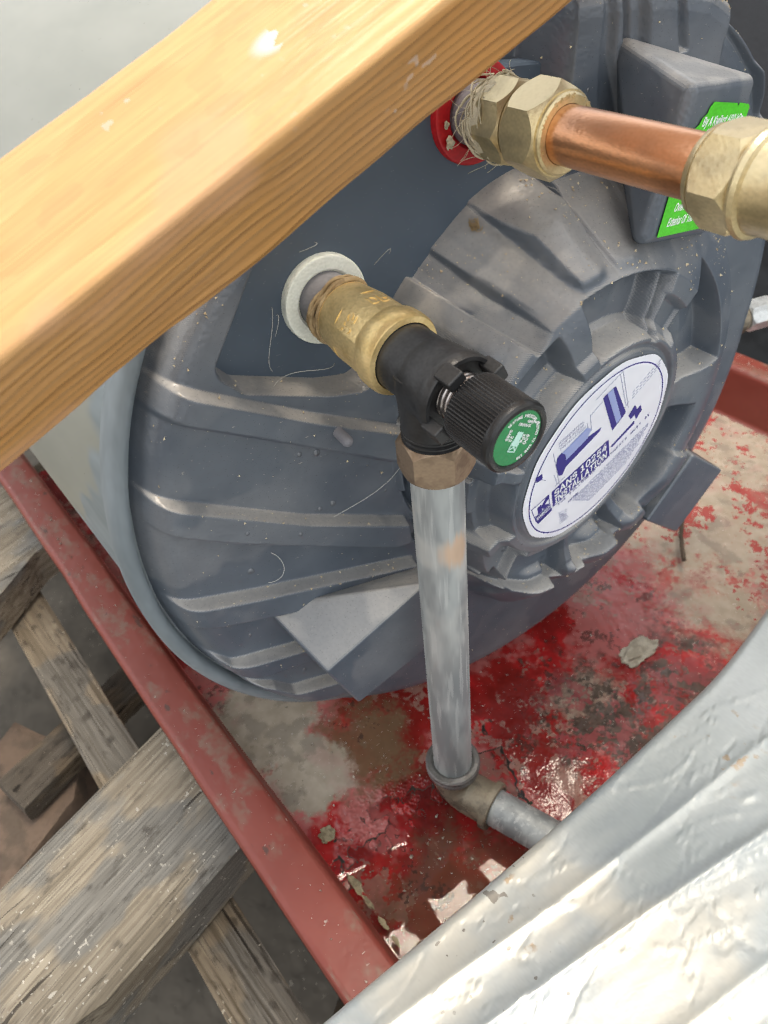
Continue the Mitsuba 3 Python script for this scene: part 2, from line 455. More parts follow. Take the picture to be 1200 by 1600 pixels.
bsdf('m_moss', metal((.40, .34, .22), (.17, .14, .09), 380), .95, spec=.05, bump=cast, bscale=.0008)
bsdf('m_brick', metal((.17, .125, .095), (.09, .075, .06), 60, fine=500), .95, spec=.1, bump=cast, bscale=.0012)
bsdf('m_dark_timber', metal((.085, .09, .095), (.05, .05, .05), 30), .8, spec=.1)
bsdf('m_twig', (.09, .065, .045), .9)
bsdf('m_droplet', (.09, .10, .115), .03, spec=1.0, clearcoat=1.0, clearcoat_gloss=1.0)

# ------------------------------------------------------------------ ground under everything
g = 1.6
n = 60
xs = np.linspace(-g, g, n)
X, Y = np.meshgrid(xs, xs, indexing='ij')
Zg = -.215 + .010 * meshkit.fbm(np.stack([X * 12, Y * 12, X * 0], -1), 3, 2)
i, j = np.meshgrid(np.arange(n - 1), np.arange(n - 1), indexing='ij')
q = np.stack([i * n + j, (i + 1) * n + j, (i + 1) * n + j + 1, i * n + j + 1], -1).reshape(-1, 4)
obj('ground', (np.stack([X, Y, Zg], -1).reshape(-1, 3), q), 'm_dirt', True)
labels['ground'] = {'label': 'dark dusty roof void floor far below the timbers', 'kind': 'structure'}

# ------------------------------------------------------------------ water heater
AZ = .211                         # height of the tank axis, which runs along y at x = 0
R = .200
# body shell
ang = np.linspace(0, 2 * np.pi, 180, endpoint=False)
body = lathe([(0, -.9), (R - .006, -.9), (R - .004, -.03), (R - .004, -.004), (.180, -.006), (0, -.006)], 180)
YAX = frame((0, 0, AZ), (0, 1, 0))
obj('water_heater__body', at(body, YAX), 'm_body', 30)
labels['water_heater__body'] = {'label': 'cream painted shell with scuffed grey overspray'}
rim = lathe([(R - .0125, -.006), (R - .010, -.016), (R - .0015, -.015), (R + .0005, -.008), (R + .0006, -.002), (R - .0012, .0015), (R - .0040, .0025), (R - .0068, .0010), (R - .0078, -.003), (R - .0085, -.012), (R - .0125, -.012)], 180)
obj('water_heater__rim', at(rim, YAX), 'm_rim', 60)

# moulded end cap as a height field y = h(x, z); its face leans a little, LEAN * x
N = 780
LIM = .2290
LEAN = -.11
cx = np.linspace(-LIM, LIM, N)
gx, gz = np.meshgrid(cx, cx + AZ, indexing='ij')
rr = np.hypot(gx, gz - AZ)
PHI = np.degrees(np.arctan2(gz - AZ, gx))
FLARE = np.interp(PHI, [-180, -160, -120, 45, 75, 90, 105, 120, 140, 160, 180], [1.045, 1.04, 1.02, 1, 1.01, 1.04, 1.09, 1.165, 1.185, 1.10, 1.045])
EDGE = .1915 * FLARE
kk = np.minimum(1, EDGE / np.maximum(rr, 1e-9))
gx, gz = gx * kk, (gz - AZ) * kk + AZ
rr = np.hypot(gx, gz - AZ)


def sstep(a, b, x):
    t = np.clip((x - a) / (b - a), 0, 1)
    return t * t * (3 - 2 * t)


def sd_poly(pts):
    """signed distance (inside positive) of the grid to a polygon in x, z"""
    pg = sg.Polygon(pts)
    if not pg.is_valid:
        pg = pg.buffer(0)
    shapely.prepare(pg)
    P = shapely.points(gx.ravel(), gz.ravel())
    inside = shapely.contains(pg, P)
    d = shapely.distance(pg.exterior, P)
    return np.where(inside, d, -d).reshape(gx.shape)


def rounded(pts, r):
    return list(sg.Polygon(pts).buffer(-r).buffer(2 * r).buffer(-r).exterior.coords)


lean = LEAN * gx
f = np.full_like(gx, .0315)                      # face height before the lean
ribs = [
    [(.215, .352), (.1845, .327), (.1735, .3185), (.1635, .3107), (.1055, .2718), (.0600, .2440), (.0600, .2226), (.1423, .2791), (.1700, .2975), (.1777, .3045), (.212, .335)],
    [(.225, .300), (.1896, .2705), (.1803, .2624), (.118, .2192), (.0645, .189), (.0640, .1730), (.0769, .176), (.1548, .2247), (.1840, .2460), (.1929, .2552), (.225, .282)],
    [(.225, .228), (.1958, .2126), (.1904, .2042), (.1513, .1892), (.0618, .1581), (.062, .140), (.1434, .1687), (.1865, .1856), (.1945, .1910), (.225, .203)],
    [(.205, .178), (.1798, .1591), (.172, .1498), (.1382, .1393), (.10, .127), (.095, .110), (.1293, .1232), (.1634, .1321), (.1744, .1384), (.205, .156)],
    [(.19, .142), (.1553, .1187), (.1458, .1073), (.1189, .098), (.10, .09), (.10, .075), (.12, .083), (.148, .092), (.19, .124)],
]
for rp in ribs:
    f += .0076 * sstep(-.0010, .0022, sd_poly(rounded(rp, .004)))
# the slot that shows the end plate, with a rounded border
slot = rounded([(.1127, .345), (.1400, .3060), (.1310, .2945), (.0937, .2780), (.0790, .2740), (.02, .29), (-.02, .33), (-.028, .36), (-.030, .38), (-.033, .43), (.06, .43)], .005)
ss = sd_poly(slot)
cutm = sstep(-.0025, .0030, ss)
f = f * (1 - cutm) + .004 * cutm
# radial panel to the right of the slot, with stepped ledges and grooves
panel = [(-.058, .33), (-.0505, .352), (-.0480, .368), (-.0475, .382), (-.0485, .400), (-.049, .43), (-.125, .43), (-.125, .30), (-.070, .30)]
spn = sd_poly(panel)
reg = sstep(-.0022, .0030, spn)
f = f * (1 - reg) + reg * np.where(cutm > .5, .0275, f * 0 + .0275)
f += .0036 * sstep(-.0012, .0022, sd_poly([(-.0715, .330), (-.0610, .3606), (-.0540, .3793), (-.0530, .400), (-.054, .43), (-.14, .43), (-.14, .31), (-.078, .31)]))
f -= .0030 * sstep(-.0012, .0008, sd_poly([(-.0760, .335), (-.0690, .3606), (-.0612, .3850), (-.0590, .405), (-.0572, .405), (-.0594, .3850), (-.0672, .3606), (-.0742, .335)]))
f += .0046 * sstep(-.0012, .0022, sd_poly([(-.0820, .325), (-.0770, .3556), (-.0690, .3745), (-.0645, .405), (-.065, .43), (-.13, .43), (-.13, .31), (-.084, .31)]))
f -= .0035 * sstep(-.0013, .0010, sd_poly([(-.0880, .376), (-.0845, .388), (-.082, .41), (-.0850, .41), (-.0880, .388), (-.0915, .376)]))
slot2 = rounded([(-.1140, .335), (-.1165, .374), (-.1195, .3835), (-.1269, .3855), (-.1395, .378), (-.1623, .3556), (-.178, .328), (-.172, .300), (-.140, .292)], .005)
cut2 = sstep(-.002, .002, sd_poly(slot2))
f = f * (1 - cut2) + .018 * cut2
# outer shoulder
RE = rr / FLARE
sh = np.interp(RE, [0, .1745, .178, .181, .1835, .1855, .1872, .1885, .1905], [1, 1, .985, .94, .86, .72, .5, .25, 0])
h = -.006 + (f + lean + .006) * sh

# the round drum in the middle
HX, HZ = -.0155, .2192
P0 = np.array([-.0134, .081, .2268])
dx, dz = gx - HX, gz - HZ
rh = np.hypot(dx, dz)
th = np.degrees(np.arctan2(dz, dx))
rn = np.array([[-180, .150], [-150, .150], [-120, .146], [-95, .139], [-75, .133], [-58, .108], [-40, .092], [-20, .088], [5, .088], [28, .092], [45, .1045], [51, .1075], [61, .1110], [70, .1150], [77, .1195],
               [84, .1228], [90, .125], [105, .129], [130, .136], [150, .146], [180, .150]])
R0 = np.interp(th, rn[:, 0], rn[:, 1])
# stepped front line of the drum, and the saw-tooth blocks behind it
edges = [-180, -150, -128, -114, -100, -86, -70, -55, -40, -24, -8, 10, 27, 44, 57.8, 65.5, 78, 92, 108, 180]
inset = [.016, .014, .022, .014, .021, .013, .018, .012, .010, .013, .010, .013, .010, .0075, .0190, .0150, .0110, .0170, .016]
amps = [0, .5, .8, .8, .8, .8, .6, .4, .4, .4, .4, .4, .6, 1, .9, .6, 1, .5, 0]
tooth, RF = np.zeros_like(h), np.zeros_like(h)
for a, b, s, am in zip(edges[:-1], edges[1:], inset, amps):
    m = (th >= a) & (th <= b)
    t = np.clip((th - a) / (b - a), 0, 1)
    wdt = .0032 / np.maximum(rh, .05) / np.radians(b - a)
    tooth += np.where(m, am * (1 - sstep(.45, 1.0, t)) * sstep(0, wdt, t), 0)
    RF = np.where(m, R0 - s, RF)
RF = ndimage.gaussian_filter(RF, .8)
hub = .081 + .0389 * (gx - P0[0]) + .1322 * (gz - P0[2])
wt_ = sstep(.070, .110, rh)
RS = np.minimum(.0885, RF - .006)
t = np.clip((rh - RS) / np.maximum(RF - RS, .004), 0, 1)
ring_c = np.interp(rh, [0, .0585, .0625, .066, .09], [0, 0, -.0010, -.0050, -.0065])
hub_o = (hub + ring_c) * (1 - wt_) + wt_ * (.0735 + lean * .7)
front = hub_o - (hub_o - (.0450 + lean)) * (t * .75 + .25 * t * t)
tw_ = np.clip((rh - RF) / np.maximum(R0 - RF, .004), 0, 1)
wall_lo = np.where(ss > -.002, .004, .020)
drum = front * (1 - tw_) + (wall_lo + lean) * tw_
drum = np.where(rh > R0 + .002, -1, drum)
drum -= .0022 * np.exp(-((rh - .0555) / .0016) ** 2)
drum += .0070 * tooth * sstep(.0890, .0960, rh) * (1 - sstep(RF, RF + .004, rh))
h = np.where(RE < .1835, np.maximum(h, drum), h)


def recess(t0, t1, r0, r1, depth, bev=.0026):
    global h
    tc, hw = (t0 + t1) / 2, (t1 - t0) / 2
    dth = np.abs((th - tc + 180) % 360 - 180)
    sd = np.minimum(np.minimum((hw - dth) * np.pi / 180 * rh, rh - r0), r1 - rh)
    h = h - depth * sstep(-bev * .35, bev, sd)


recess(77, 114, .0605, .0880, .0145)
recess(114, 120, .0580, .0885, .0085)
recess(120, 138, .0600, .0790, .0050)
recess(138, 177, .0670, .1040, .0165)
recess(20, 66, .0590, .0840, .0130)
recess(-24, 13, .0590, .0810, .0130)
recess(-60, -31, .0630, .0900, .0115)
recess(-90, -60, .0700, .1000, .0125)
recess(192, 238, .0620, .0930, .0140)
recess(243, 266, .0630, .0990, .0130)
h = ndimage.gaussian_filter(h, .6)
H_GRID = h
i, j = np.meshgrid(np.arange(N - 1), np.arange(N - 1), indexing='ij')
q = np.stack([i * N + j, i * N + j + 1, (i + 1) * N + j + 1, (i + 1) * N + j], -1).reshape(-1, 4)
V = np.stack([gx, h, gz], -1).reshape(-1, 3)
keep = ((EDGE - rr).ravel()[q] > 1e-5).any(1)
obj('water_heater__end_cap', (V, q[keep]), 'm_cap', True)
labels['water_heater__end_cap'] = {'label': 'dusty dark grey moulded plastic end cap with ribs and notched drum'}
PLATE = lambda x: .0165 + LEAN * x
pl_ = lathe([(0, -.012), (.170, -.012), (.172, -.010), (.172, -.0012), (.1710, 0), (0, 0)], 120)
PN = np.array([-LEAN, 1, 0]); PN /= np.linalg.norm(PN)
obj('water_heater__end_plate', at(pl_, frame((0, .0165, AZ), PN)), 'm_plate', 30)
labels['water_heater__end_plate'] = {'label': 'smooth blue-grey plate at the back of the slot'}


def cap_y(x, z):
    a = (np.asarray(x) + LIM) / (2 * LIM) * (N - 1)
    b = (np.asarray(z) - AZ + LIM) / (2 * LIM) * (N - 1)
    return ndimage.map_coordinates(H_GRID, [a, b], order=1, mode='nearest')


# bosses and raised block moulded on the cap
fl = hull([(.1375, .050, .1490), (.1169, .0515, .1530), (.0793, .0555, .1715), (.0786, .0555, .1260), (.1240, .0505, .1120),
           (.1440, .016, .1670), (.1360, .018, .1690), (.0600, .028, .1510), (.0600, .026, .120), (.130, .016, .122)], .0018)
obj('water_heater__foot', tm(fl), 'm_cap', 40)
labels['water_heater__foot'] = {'label': 'wedge shaped foot on the lower left of the cap'}
fr = hull([(-.0845, .0725, .1255), (-.1135, .0755, .1595), (-.1430, .0790, .1340), (-.1130, .0755, .1005),
           (-.090, .040, .120), (-.122, .040, .157), (-.146, .040, .132), (-.116, .040, .098)], .0018)
obj('water_heater__foot', tm(fr), 'm_cap', 40)
labels['water_heater__foot_001'] = {'label': 'square foot on the lower right of the cap'}
_n, _o = np.array([-.0526, .9977, -.0434]), np.array([-.0405, .0755, .3200])
_u = np.array([-.0905, .0720, .3065]) - _o; _u /= np.linalg.norm(_u)
_v = np.cross(_n, _u); _v = _v if _v[2] > 0 else -_v
bA, bB, bC, bD = (_o + _u * u + _v * v for u, v in ((-.0035, .0530), (.0370, .0575), (.0412, .0015), (-.0038, -.0002)))
blk = hull([bA, bB, bC, bD, (-.0615, .037, .3805), (-.136, .046, .3535), (-.128, .044, .286), (-.0760, .040, .2975)], .0042, 24)
obj('water_heater__raised_block', tm(blk), 'm_cap', 40)
nub = hull([(.098, .024, .2625), (.099, .036, .262)], .0026, 16)
obj('water_heater__nub', tm(nub), 'm_nipple', 40)

# drain plug on the right-hand side
dp = frame((-.205, .010, .181), (-.93, .36, .05))
obj('water_heater__drain_plug', at(hexnut(.0092, .036, .056, .002), dp), 'm_bolt', 25)
labels['water_heater__drain_plug'] = {'label': 'zinc plated hexagon plug head at the right of the cap'}
obj('water_heater__drain_plug__socket', at(lathe([(0, -.03), (.0105, -.03), (.0105, .030), (.0080, .0358), (0, .0358)], 32), dp), 'm_dull', 30)

# collars and nipples
VO, VE = np.array([.0835, .0074, .3135]), np.array([.087, .125, .304])
VD = VE - VO
VL = np.linalg.norm(VD)
VF = frame(VO, VD)
CO = np.array([.0060, .0155, .3690])
CF = frame(CO, (.006, .126, .002))
ring = lambda ri, ro, t, b=.0012: lathe([(ri, .0), (ro, .0), (ro, t - b), (ro - b * .3, t - b * .3), (ro - b, t), (ri + b, t), (ri, t - b), (ri, 0)], 96)
obj('water_heater__inlet_collar', at(ring(.0124, .0192, .0042), frame(VO, PN)), 'm_white_plastic', 30)
labels['water_heater__inlet_collar'] = {'label': 'round off-white plastic collar'}
obj('water_heater__outlet_collar', at(ring(.0124, .0200, .0042), frame(CO, PN)), 'm_red_plastic', 30)
labels['water_heater__outlet_collar'] = {'label': 'round red plastic collar half hidden by the beam'}
nip = lathe([(0, .0005), (.0124, .0005), (.0122, .020), (.0118, .021), (0, .021)], 64)
obj('water_heater__inlet_nipple', at(nip, VF), 'm_nipple', 30)
obj('water_heater__outlet_nipple', at(nip, CF), 'm_nipple', 30)

# printed stickers: text helpers -----------------------------------------------------------
SN = np.array([-.0389, 1, -.1322]); SN /= np.linalg.norm(SN)
EU = np.array([-.967, 0, .255]); EU -= SN * (EU @ SN); EU /= np.linalg.norm(EU)
EV = np.cross(SN, EU); EV = EV if EV[2] > 0 else -EV
SC = P0 - .008 * EV


def plane(o, eu, ev, n):
    m = np.eye(4)
    m[:3, 0], m[:3, 1], m[:3, 2], m[:3, 3] = eu, ev, n, o
    return m


_txt = {}


def word(t, height, bold=True):
    k = (t, bold)
    if k not in _txt:
        _txt[k] = meshkit.text_mesh(t, 1.0, .02, bold)
    m = _txt[k].copy()
    m.apply_scale([height, height, .004])
    return m


def put(mesh, x, y, deg=0., z=0., shear=0., fit=None, sx=1.):
    m = mesh.copy()
    if fit:
        w = m.bounds[1][0]
        m.apply_scale([fit / w, 1, 1])
    if sx != 1:
        m.apply_scale([sx, 1, 1])
    if shear:
        v = m.vertices.copy(); v[:, 0] += shear * v[:, 1]; m.vertices = v
    a = math.radians(deg)
    M = np.eye(4); M[:2, :2] = [[math.cos(a), -math.sin(a)], [math.sin(a), math.cos(a)]]; M[:3, 3] = (x, y, z)
    m.apply_transform(M)
    return m


def arc_text(t, height, rad, mid, top=True, adv=.72):
    out = []
    tot = len(t) * height * adv
    for k, ch in enumerate(t):
        if ch == ' ':
            continue
        s = (k + .5) * height * adv - tot / 2
        a = math.radians(mid) + (-s if top else s) / rad
        out.append(put(word(ch, height), rad * math.cos(a), rad * math.sin(a), math.degrees(a) + (-90 if top else 90)))
    return out


def poly(pts, z=.00012):
    pg = sg.Polygon(pts)
    return trimesh.creation.extrude_polygon(pg if pg.is_valid else pg.buffer(0), z, engine='earcut')


def line(a, b, w=.0002):
    a, b = np.array(a, float), np.array(b, float)
    t = (b - a) / np.linalg.norm(b - a); nn = np.array([-t[1], t[0]]) * w
    return poly([a + nn, b + nn, b - nn, a - nn], .0001)


def mm(*pts):
    return [(x * .001, y * .001) for x, y in pts]


cat = trimesh.util.concatenate
ST = plane(SC + SN * .0003, EU, EV, SN)
# sticker sheet with a slightly wavy edge and gentle bubbles
nr, na = 14, 128
vs, fs = [(0, 0, .0006)], []
for a in range(1, nr + 1):
    for b in range(na):
        t = 2 * np.pi * b / na
        r = .0525 * a / nr
        if a == nr:
            r += .0005 * math.sin(3 * t + 1) + .0004 * math.sin(11 * t)
        vs.append((r * math.cos(t), r * math.sin(t), .0006 if a < nr else .0002))
for b in range(na):
    fs.append((0, 1 + b, 1 + (b + 1) % na))
for a in range(nr - 1):
    for b in range(na):
        p, qq = 1 + a * na + b, 1 + a * na + (b + 1) % na
        fs += [(p, p + na, qq + na), (p, qq + na, qq)]
obj('water_heater__round_sticker', at(trimesh.Trimesh(np.array(vs), np.array(fs), process=False), ST), 'm_paper', True)
labels['water_heater__round_sticker'] = {'label': 'round white installation sticker printed in blue'}
SP = plane(SC + SN * .0010, EU, EV, SN)
SP2 = plane(SC + SN * .00118, EU, EV, SN)
navy = []
rg = sg.Point(0, 0).buffer(.0490, 64).difference(sg.Point(0, 0).buffer(.0484, 64))
navy.append(trimesh.creation.extrude_polygon(rg, .0001, engine='earcut'))
navy.append(poly(mm((-33, 1.6), (-32.5, -12.2), (9.5, -13.2), (8, 1.8))))
navy += [poly(mm((9.8, -6), (27.5, -2.6), (28.0, -4.8), (11.2, -7.6)))]
navy += [poly(mm((22.5, 6.4), (27, 10.6), (29, 5.2), (31.6, 6.2), (33, 1.2), (29, -2.6), (27.2, 2.8), (24.6, 1.6)))]
# maker's mark: K in a frame over three bars
kx = mm((-47.2, 2.2), (-35, 1.8), (-34.6, -6.6), (-45.6, -7.2))
kp = sg.Polygon(kx)
navy.append(trimesh.creation.extrude_polygon(kp.difference(kp.buffer(-.00035)), .0001, engine='earcut'))
navy.append(poly(mm((-42.8, -6.6), (-43.2, -.8), (-40.6, -.8), (-40.4, -2.6), (-37.4, 1.0), (-35.0, 1.2), (-35, -1.0), (-38.2, -3.4), (-35.2, -6.2), (-38.4, -6.4), (-40.2, -4.6), (-40.3, -6.6))))
navy.append(poly(mm((-45.4, -7.8), (-34.4, -7.2), (-34.1, -11.0), (-44.6, -11.8))))
for k in range(2):
    navy.append(poly(mm((-44.3 + .5 * k, -12.4 - 1.6 * k), (-33.4, -11.8 - 1.5 * k), (-33.4, -12.8 - 1.5 * k), (-43.9 + .5 * k, -13.5 - 1.6 * k))))
for y, t in ((-17.2, 'THE FOLLOWING COMPONENTS MUST BE'), (-20.4, 'FITTED')):
    if y > -18:
        for k, ch in enumerate(t):
            if ch != ' ':
                u = -29.5 + 70 * (k + .5) / len(t)
                v = -15.6 - 2.2 * math.sin((u + 30) / 70 * math.pi * .8) + (u + 30) / 70 * 7.0
                navy.append(put(word(ch, .0017), u * .001 - .0007, v * .001, 5))
    else:
        navy.append(put(word(t, .0015), -.0215, -.0216, 3))
obj('water_heater__round_sticker__navy_print', at(cat(navy), SP), 'm_navy', False)
wt = [put(word('SANS 10254', .0052), -.0318, -.0046, .3, fit=.0385), put(word('INSTALLATION', .0052), -.0315, -.0112, -.6, fit=.0385),
      put(word('KWIKOT', .0024), -.0443, -.0108, 3, fit=.0095)]
obj('water_heater__round_sticker__white_print', at(cat(wt), SP2), 'm_white_ink', False)
# drawings of the two cylinders
blue, pale = [], []
blue.append(poly(mm((-29.5, 20), (-28.5, 25), (-25.5, 26), (-23, 22), (-23, 12), (-25.5, 8), (-28, 10))))
blue.append(poly(mm((-23.2, 12), (0.5, 15.5), (2.0, 17.5), (-8, 19.5), (-23, 17.5))))
pale.append(poly(mm((-25.5, 25.6), (-8.6, 27.6), (-5.5, 24), (-8, 19.5), (-23, 17.5), (-23, 22))))
blue.append(poly(mm((2.2, 38.6), (5.0, 39.2), (13.2, 9.5), (10.4, 6.8))))
blue.append(poly(mm((8.8, 39.4), (11.0, 38.8), (20.0, 11.8), (16.8, 9.6), (10.4, 6.8), (15.6, 12))))
pale.append(poly(mm((5.0, 39.2), (8.8, 39.4), (16.4, 11), (13.2, 9.5))))
blue += [poly(mm((-42.9, 24.5), (-38.6, 23.2), (-38.8, 19.2), (-42.6, 20.4)))]
obj('water_heater__round_sticker__blue_drawing', at(cat(blue), SP), 'm_navy', False)
obj('water_heater__round_sticker__pale_drawing', at(cat(pale), SP2), 'm_pale_blue', False)
gy = []
for t, u, v in (('HORIZONTAL', -27.5, 33.6), ('ROOF & FLOOR', -27.6, 31.0), ('INSTALLATION', -26.6, 28.4)):
    gy.append(put(word(t, .0017, False), u * .001, v * .001, 0, fit=.0170))
for a, b in (((-2.9, 42), (15.4, 45.3)), ((15.4, 45), (21.8, 13)), ((13.6, 44.6), (19.4, 18)), ((-6.4, 35), (-5.0, 22)), ((-6.4, 34), (2, 36.5)), ((-31, 31), (-27.2, -1)), ((-8.4, 31), (-7, 23)),
             ((-31, 14), (-29, 4)), ((-30.5, 4), (-24, 4.5)), ((19, 16), (21.8, 18)), ((-39, 19), (-36.5, 15.5))):
    gy.append(line([a[0] * .001, a[1] * .001], [b[0] * .001, b[1] * .001], .00016))
for k in range(6):
    gy.append(line([-.0285 + .0009 * k, -.0230 - .0012 * k], [-.0260 + .0009 * k, -.0350], .00012))
    gy.append(line([-.0285, -.0230 - .0022 * k], [-.0225, -.0262 - .0019 * k], .00012))
rs = np.random.default_rng(3)
for k in range(12):                      # rows of print too small to read
    v = -.0222 - .00155 * k
    x0, x1 = -.019 + .0012 * k, min(.0440, math.sqrt(max(.0465 ** 2 - v * v, 1e-6))) - .001
    x = x0
    while x < x1:
        w = rs.uniform(.0006, .0026)
        bow = .0055 * ((x + .02) / .06)
        gy.append(line([x, v + bow], [x + w, v + bow + .0001], rs.uniform(.0002, .00046 if k < 6 else .00026)))
        x += w + rs.uniform(.0003, .0009)
for k in range(3):
    for s in range(8):
        x = .024 + .0026 * s
        gy.append(line([x, .0225 - .0022 * k + .30 * (x - .024)], [x + .0017, .0230 - .0022 * k + .30 * (x - .024)], .00022))
obj('water_heater__round_sticker__grey_print', at(cat(gy), SP), 'm_grey_ink', False)
labels['water_heater__round_sticker__grey_print'] = {'label': 'fine grey print and drawing lines', 'kind': 'stuff'}

# green sticker on the raised block
bn, gu, gv = _n / np.linalg.norm(_n), _u, _v
GO = _o + bn * (.0042 + .0006)
GM = plane(GO, gu, gv, bn)
gp = mm((-1.5, -.8), (39.2, 1.2), (39.8, 14), (40.6, 43.3), (39.8, 50.2), (38.4, 51.2), (30.4, 51.4), (29.6, 49.6), (28.6, 51.2), (9.2, 51.0), (7.2, 49.0), (6.6, 46.6), (4.0, 45.0), (3.0, 42.6), (.6, 41.0), (-2.4, 31), (-2.6, 16.4))
obj('water_heater__green_sticker', at(poly(gp, .0002), GM), 'm_lime', False)
labels['water_heater__green_sticker'] = {'label': 'torn bright green notice behind the copper pipe'}
gt = []
lines = ['By A Kwikot 600 kPa', '(Green Label)', 'Safety', 'Safety Valve', 'Tight And The', 'Overflow Pipe To', 'Exterior Of The Building']
tops = [(4.8, 42.0), (9.4, 37.6), (6.0, 32.0), (5.5, 20.6), (6.0, 15.0), (4.8, 9.4), (3.0, 3.4)]
for t, (x, y) in zip(lines, tops):
    gt.append(put(word(t, .0034), x * .001, y * .001, 4, shear=.2, sx=.70 if len(t) < 20 else .62))
obj('water_heater__green_sticker__lettering', at(cat(gt), plane(GO + bn * .00025, gu, gv, bn)), 'm_white_ink', False)
tag('water_heater', 'grey capped cylindrical water heater lying in the red drip tray', 'water heater')

# ------------------------------------------------------------------ pressure relief valve on the white collar
RV = 'relief_valve'
sock = lathe([(0, .0165), (.0132, .0165), (.0140, .0177), (.0154, .030), (.0156, .0450), (.0162, .0462), (.0170, .0480), (.0172, .0515), (.0170, .0545), (.0162, .0562), (.0140, .0566), (.0137, .053), (0, .053)], 96)
sk = man(sock)
FL_A = [math.radians(20 + 60 * k) for k in range(6)]
for a in FL_A:          # six spanner flats milled into the round socket
    sk = sk - m3.Manifold.cube((.006, .0125, .0145)).translate((.01495, -.00625, .0300)).rotate((0, 0, math.degrees(a)))
obj(RV + '__brass_socket', at(tm(sk), VF), 'm_brass', 30)
labels[RV + '__brass_socket'] = {'label': 'yellow brass socket with raised maker lettering'}
# raised letters on the flat that faces up towards the viewer
for kf, word_ in ((1, 'DR'), (2, '15')):
    a = FL_A[kf]
    nrm = np.array([math.cos(a), math.sin(a), 0])
    ez = np.array([0, 0, 1.0])
    lm = plane(nrm * .01495 + ez * .0352, -np.cross(nrm, ez) * -1, ez * 1.0, nrm)
    wm = meshkit.text_mesh(word_, .0050, .0004, True)
    wm.apply_translation([-wm.bounds[1][0] / 2, -.001, 0])
    obj(RV + '__brass_socket__raised_letters', at(wm, VF @ lm), 'm_brass', False)
# hemp winding where the socket screws on
hp = []
for k in range(9):
    t = np.linspace(0, 2 * np.pi * (.7 + .5 * rng.random()), 46)
    r = .0128 + .0010 * rng.random() + .0009 * np.sin(t * 3 + k)
    z = .0115 + .0042 * rng.random() + .0016 * np.sin(t * 2 + k * 2)
    a = t + rng.random() * 6
    hp.append(tube(np.c_[r * np.cos(a), r * np.sin(a), z], .00055 + .0005 * rng.random(), 6))
lt = np.linspace(0, 2 * np.pi, 24, endpoint=False)
obj(RV + '__hemp_winding', at(cat(hp), VF), 'm_hemp', True)
labels[RV + '__hemp_winding'] = {'label': 'brown hemp thread wound behind the brass socket'}
# black plastic body
sv = lambda y: y
bodyp = lathe([(0, .050), (.0133, .050), (.0136, .054), (.0136, .0680), (.0142, .0705), (.0149, .0740), (.0153, .0790), (.0156, .0825), (.0163, .0840), (.0165, .0870), (.0158, .0888), (.0144, .0890), (.0138, .0872), (.0100, .0868), (0, .0868)], 96)
S_T = .0725            # along the axis to the outlet branch
tee = VO + VD / VL * S_T
down = at(lathe([(0, -.0225), (.0128, -.0225), (.0130, -.020), (.0134, -.010), (.0145, .0), (.0145, .004), (0, .006)], 72), frame(tee, (0, 0, 1), (0, 1, 0)))
bt = man(at(bodyp, VF)) + man(down)
obj(RV + '__valve_body', tm(bt), 'm_black', 35)
labels[RV + '__valve_body'] = {'label': 'black plastic valve body with a downward outlet'}
lug = []
for k in range(4):
    a = math.radians(28 + 90 * k)
    b1 = m3.Manifold.cube((.0060, .0075, .0085), True)
    c = hull([(x, y, z) for x in (-.0012, .0022) for y in (-.0028, .0028) for z in (-.003, .0038)], .0008, 10)
    lug.append(tm(c.translate((.0144, 0, .0905)).rotate((0, 0, math.degrees(a)))))
for k, l in enumerate(lug):
    obj(RV + '__valve_body__lug', at(l, VF), 'm_black', 35)
th_ = []
for k in range(3):
    th_.append(at(lathe([(.0118, -.0010), (.0132, -.0003), (.0132, .0003), (.0118, .0010)], 64), frame(tee + np.array([0, 0, -.0222 - .0022 * k]), (0, 0, 1), (0, 1, 0))))
th_.append(at(lathe([(0, -.012), (.0120, -.012), (.0120, .0), (0, .0)], 48), frame(tee + np.array([0, 0, -.0225]), (0, 0, 1), (0, 1, 0))))
obj(RV + '__outlet_thread', at(cat(th_), np.eye(4)), 'm_black', 40)
em = meshkit.text_mesh('UK', .0046, .0006, False)
em.apply_translation([-em.bounds[1][0] / 2, -.0023, 0])
# spring and knob
t = np.linspace(0, 5 * 2 * np.pi, 160)
obj(RV + '__spring', at(tube(np.c_[.0085 * np.cos(t), .0085 * np.sin(t),   .0850 + t / t[-1] * .012], .0011, 8), VF), 'm_spring', True)
KN = 62
kv, kf = [], []
a = np.arange(KN * 4) * 2 * np.pi / (KN * 4)
rk = .01300 + .00055 * np.array([0, .95, 1.0, .25])[np.arange(KN * 4) % 4]
prof = [(.0, .0945), (.80, .0945), (.97, .0952), (1.0, .0965), (1.0, .1145)]
M = KN * 4
vv = []
for f_, z in prof:
    vv.append(np.c_[rk * f_ * np.cos(a), rk * f_ * np.sin(a), np.full(M, z)])
for r_, z in ((.0136, .1148), (.0138, .1160), (.0136, .1173), (.0128, .1182), (.0116, .1185), (.0110, .1181), (.0107, .1174), (.0, .1172)):
    vv.append(np.c_[r_ * np.cos(a), r_ * np.sin(a), np.full(M, z)])
K = len(vv)
i, j = np.meshgrid(np.arange(K - 1), np.arange(M), indexing='ij')
q = np.stack([i * M + j, i * M + (j + 1) % M, (i + 1) * M + (j + 1) % M, (i + 1) * M + j], -1).reshape(-1, 4)
obj(RV + '__knob', at(trimesh.Trimesh(np.vstack(vv), np.vstack([q[:, [0, 1, 2]], q[:, [0, 2, 3]]]), process=False), VF), 'm_knob', 28)
labels[RV + '__knob'] = {'label': 'black ribbed knob with a green end disc'}
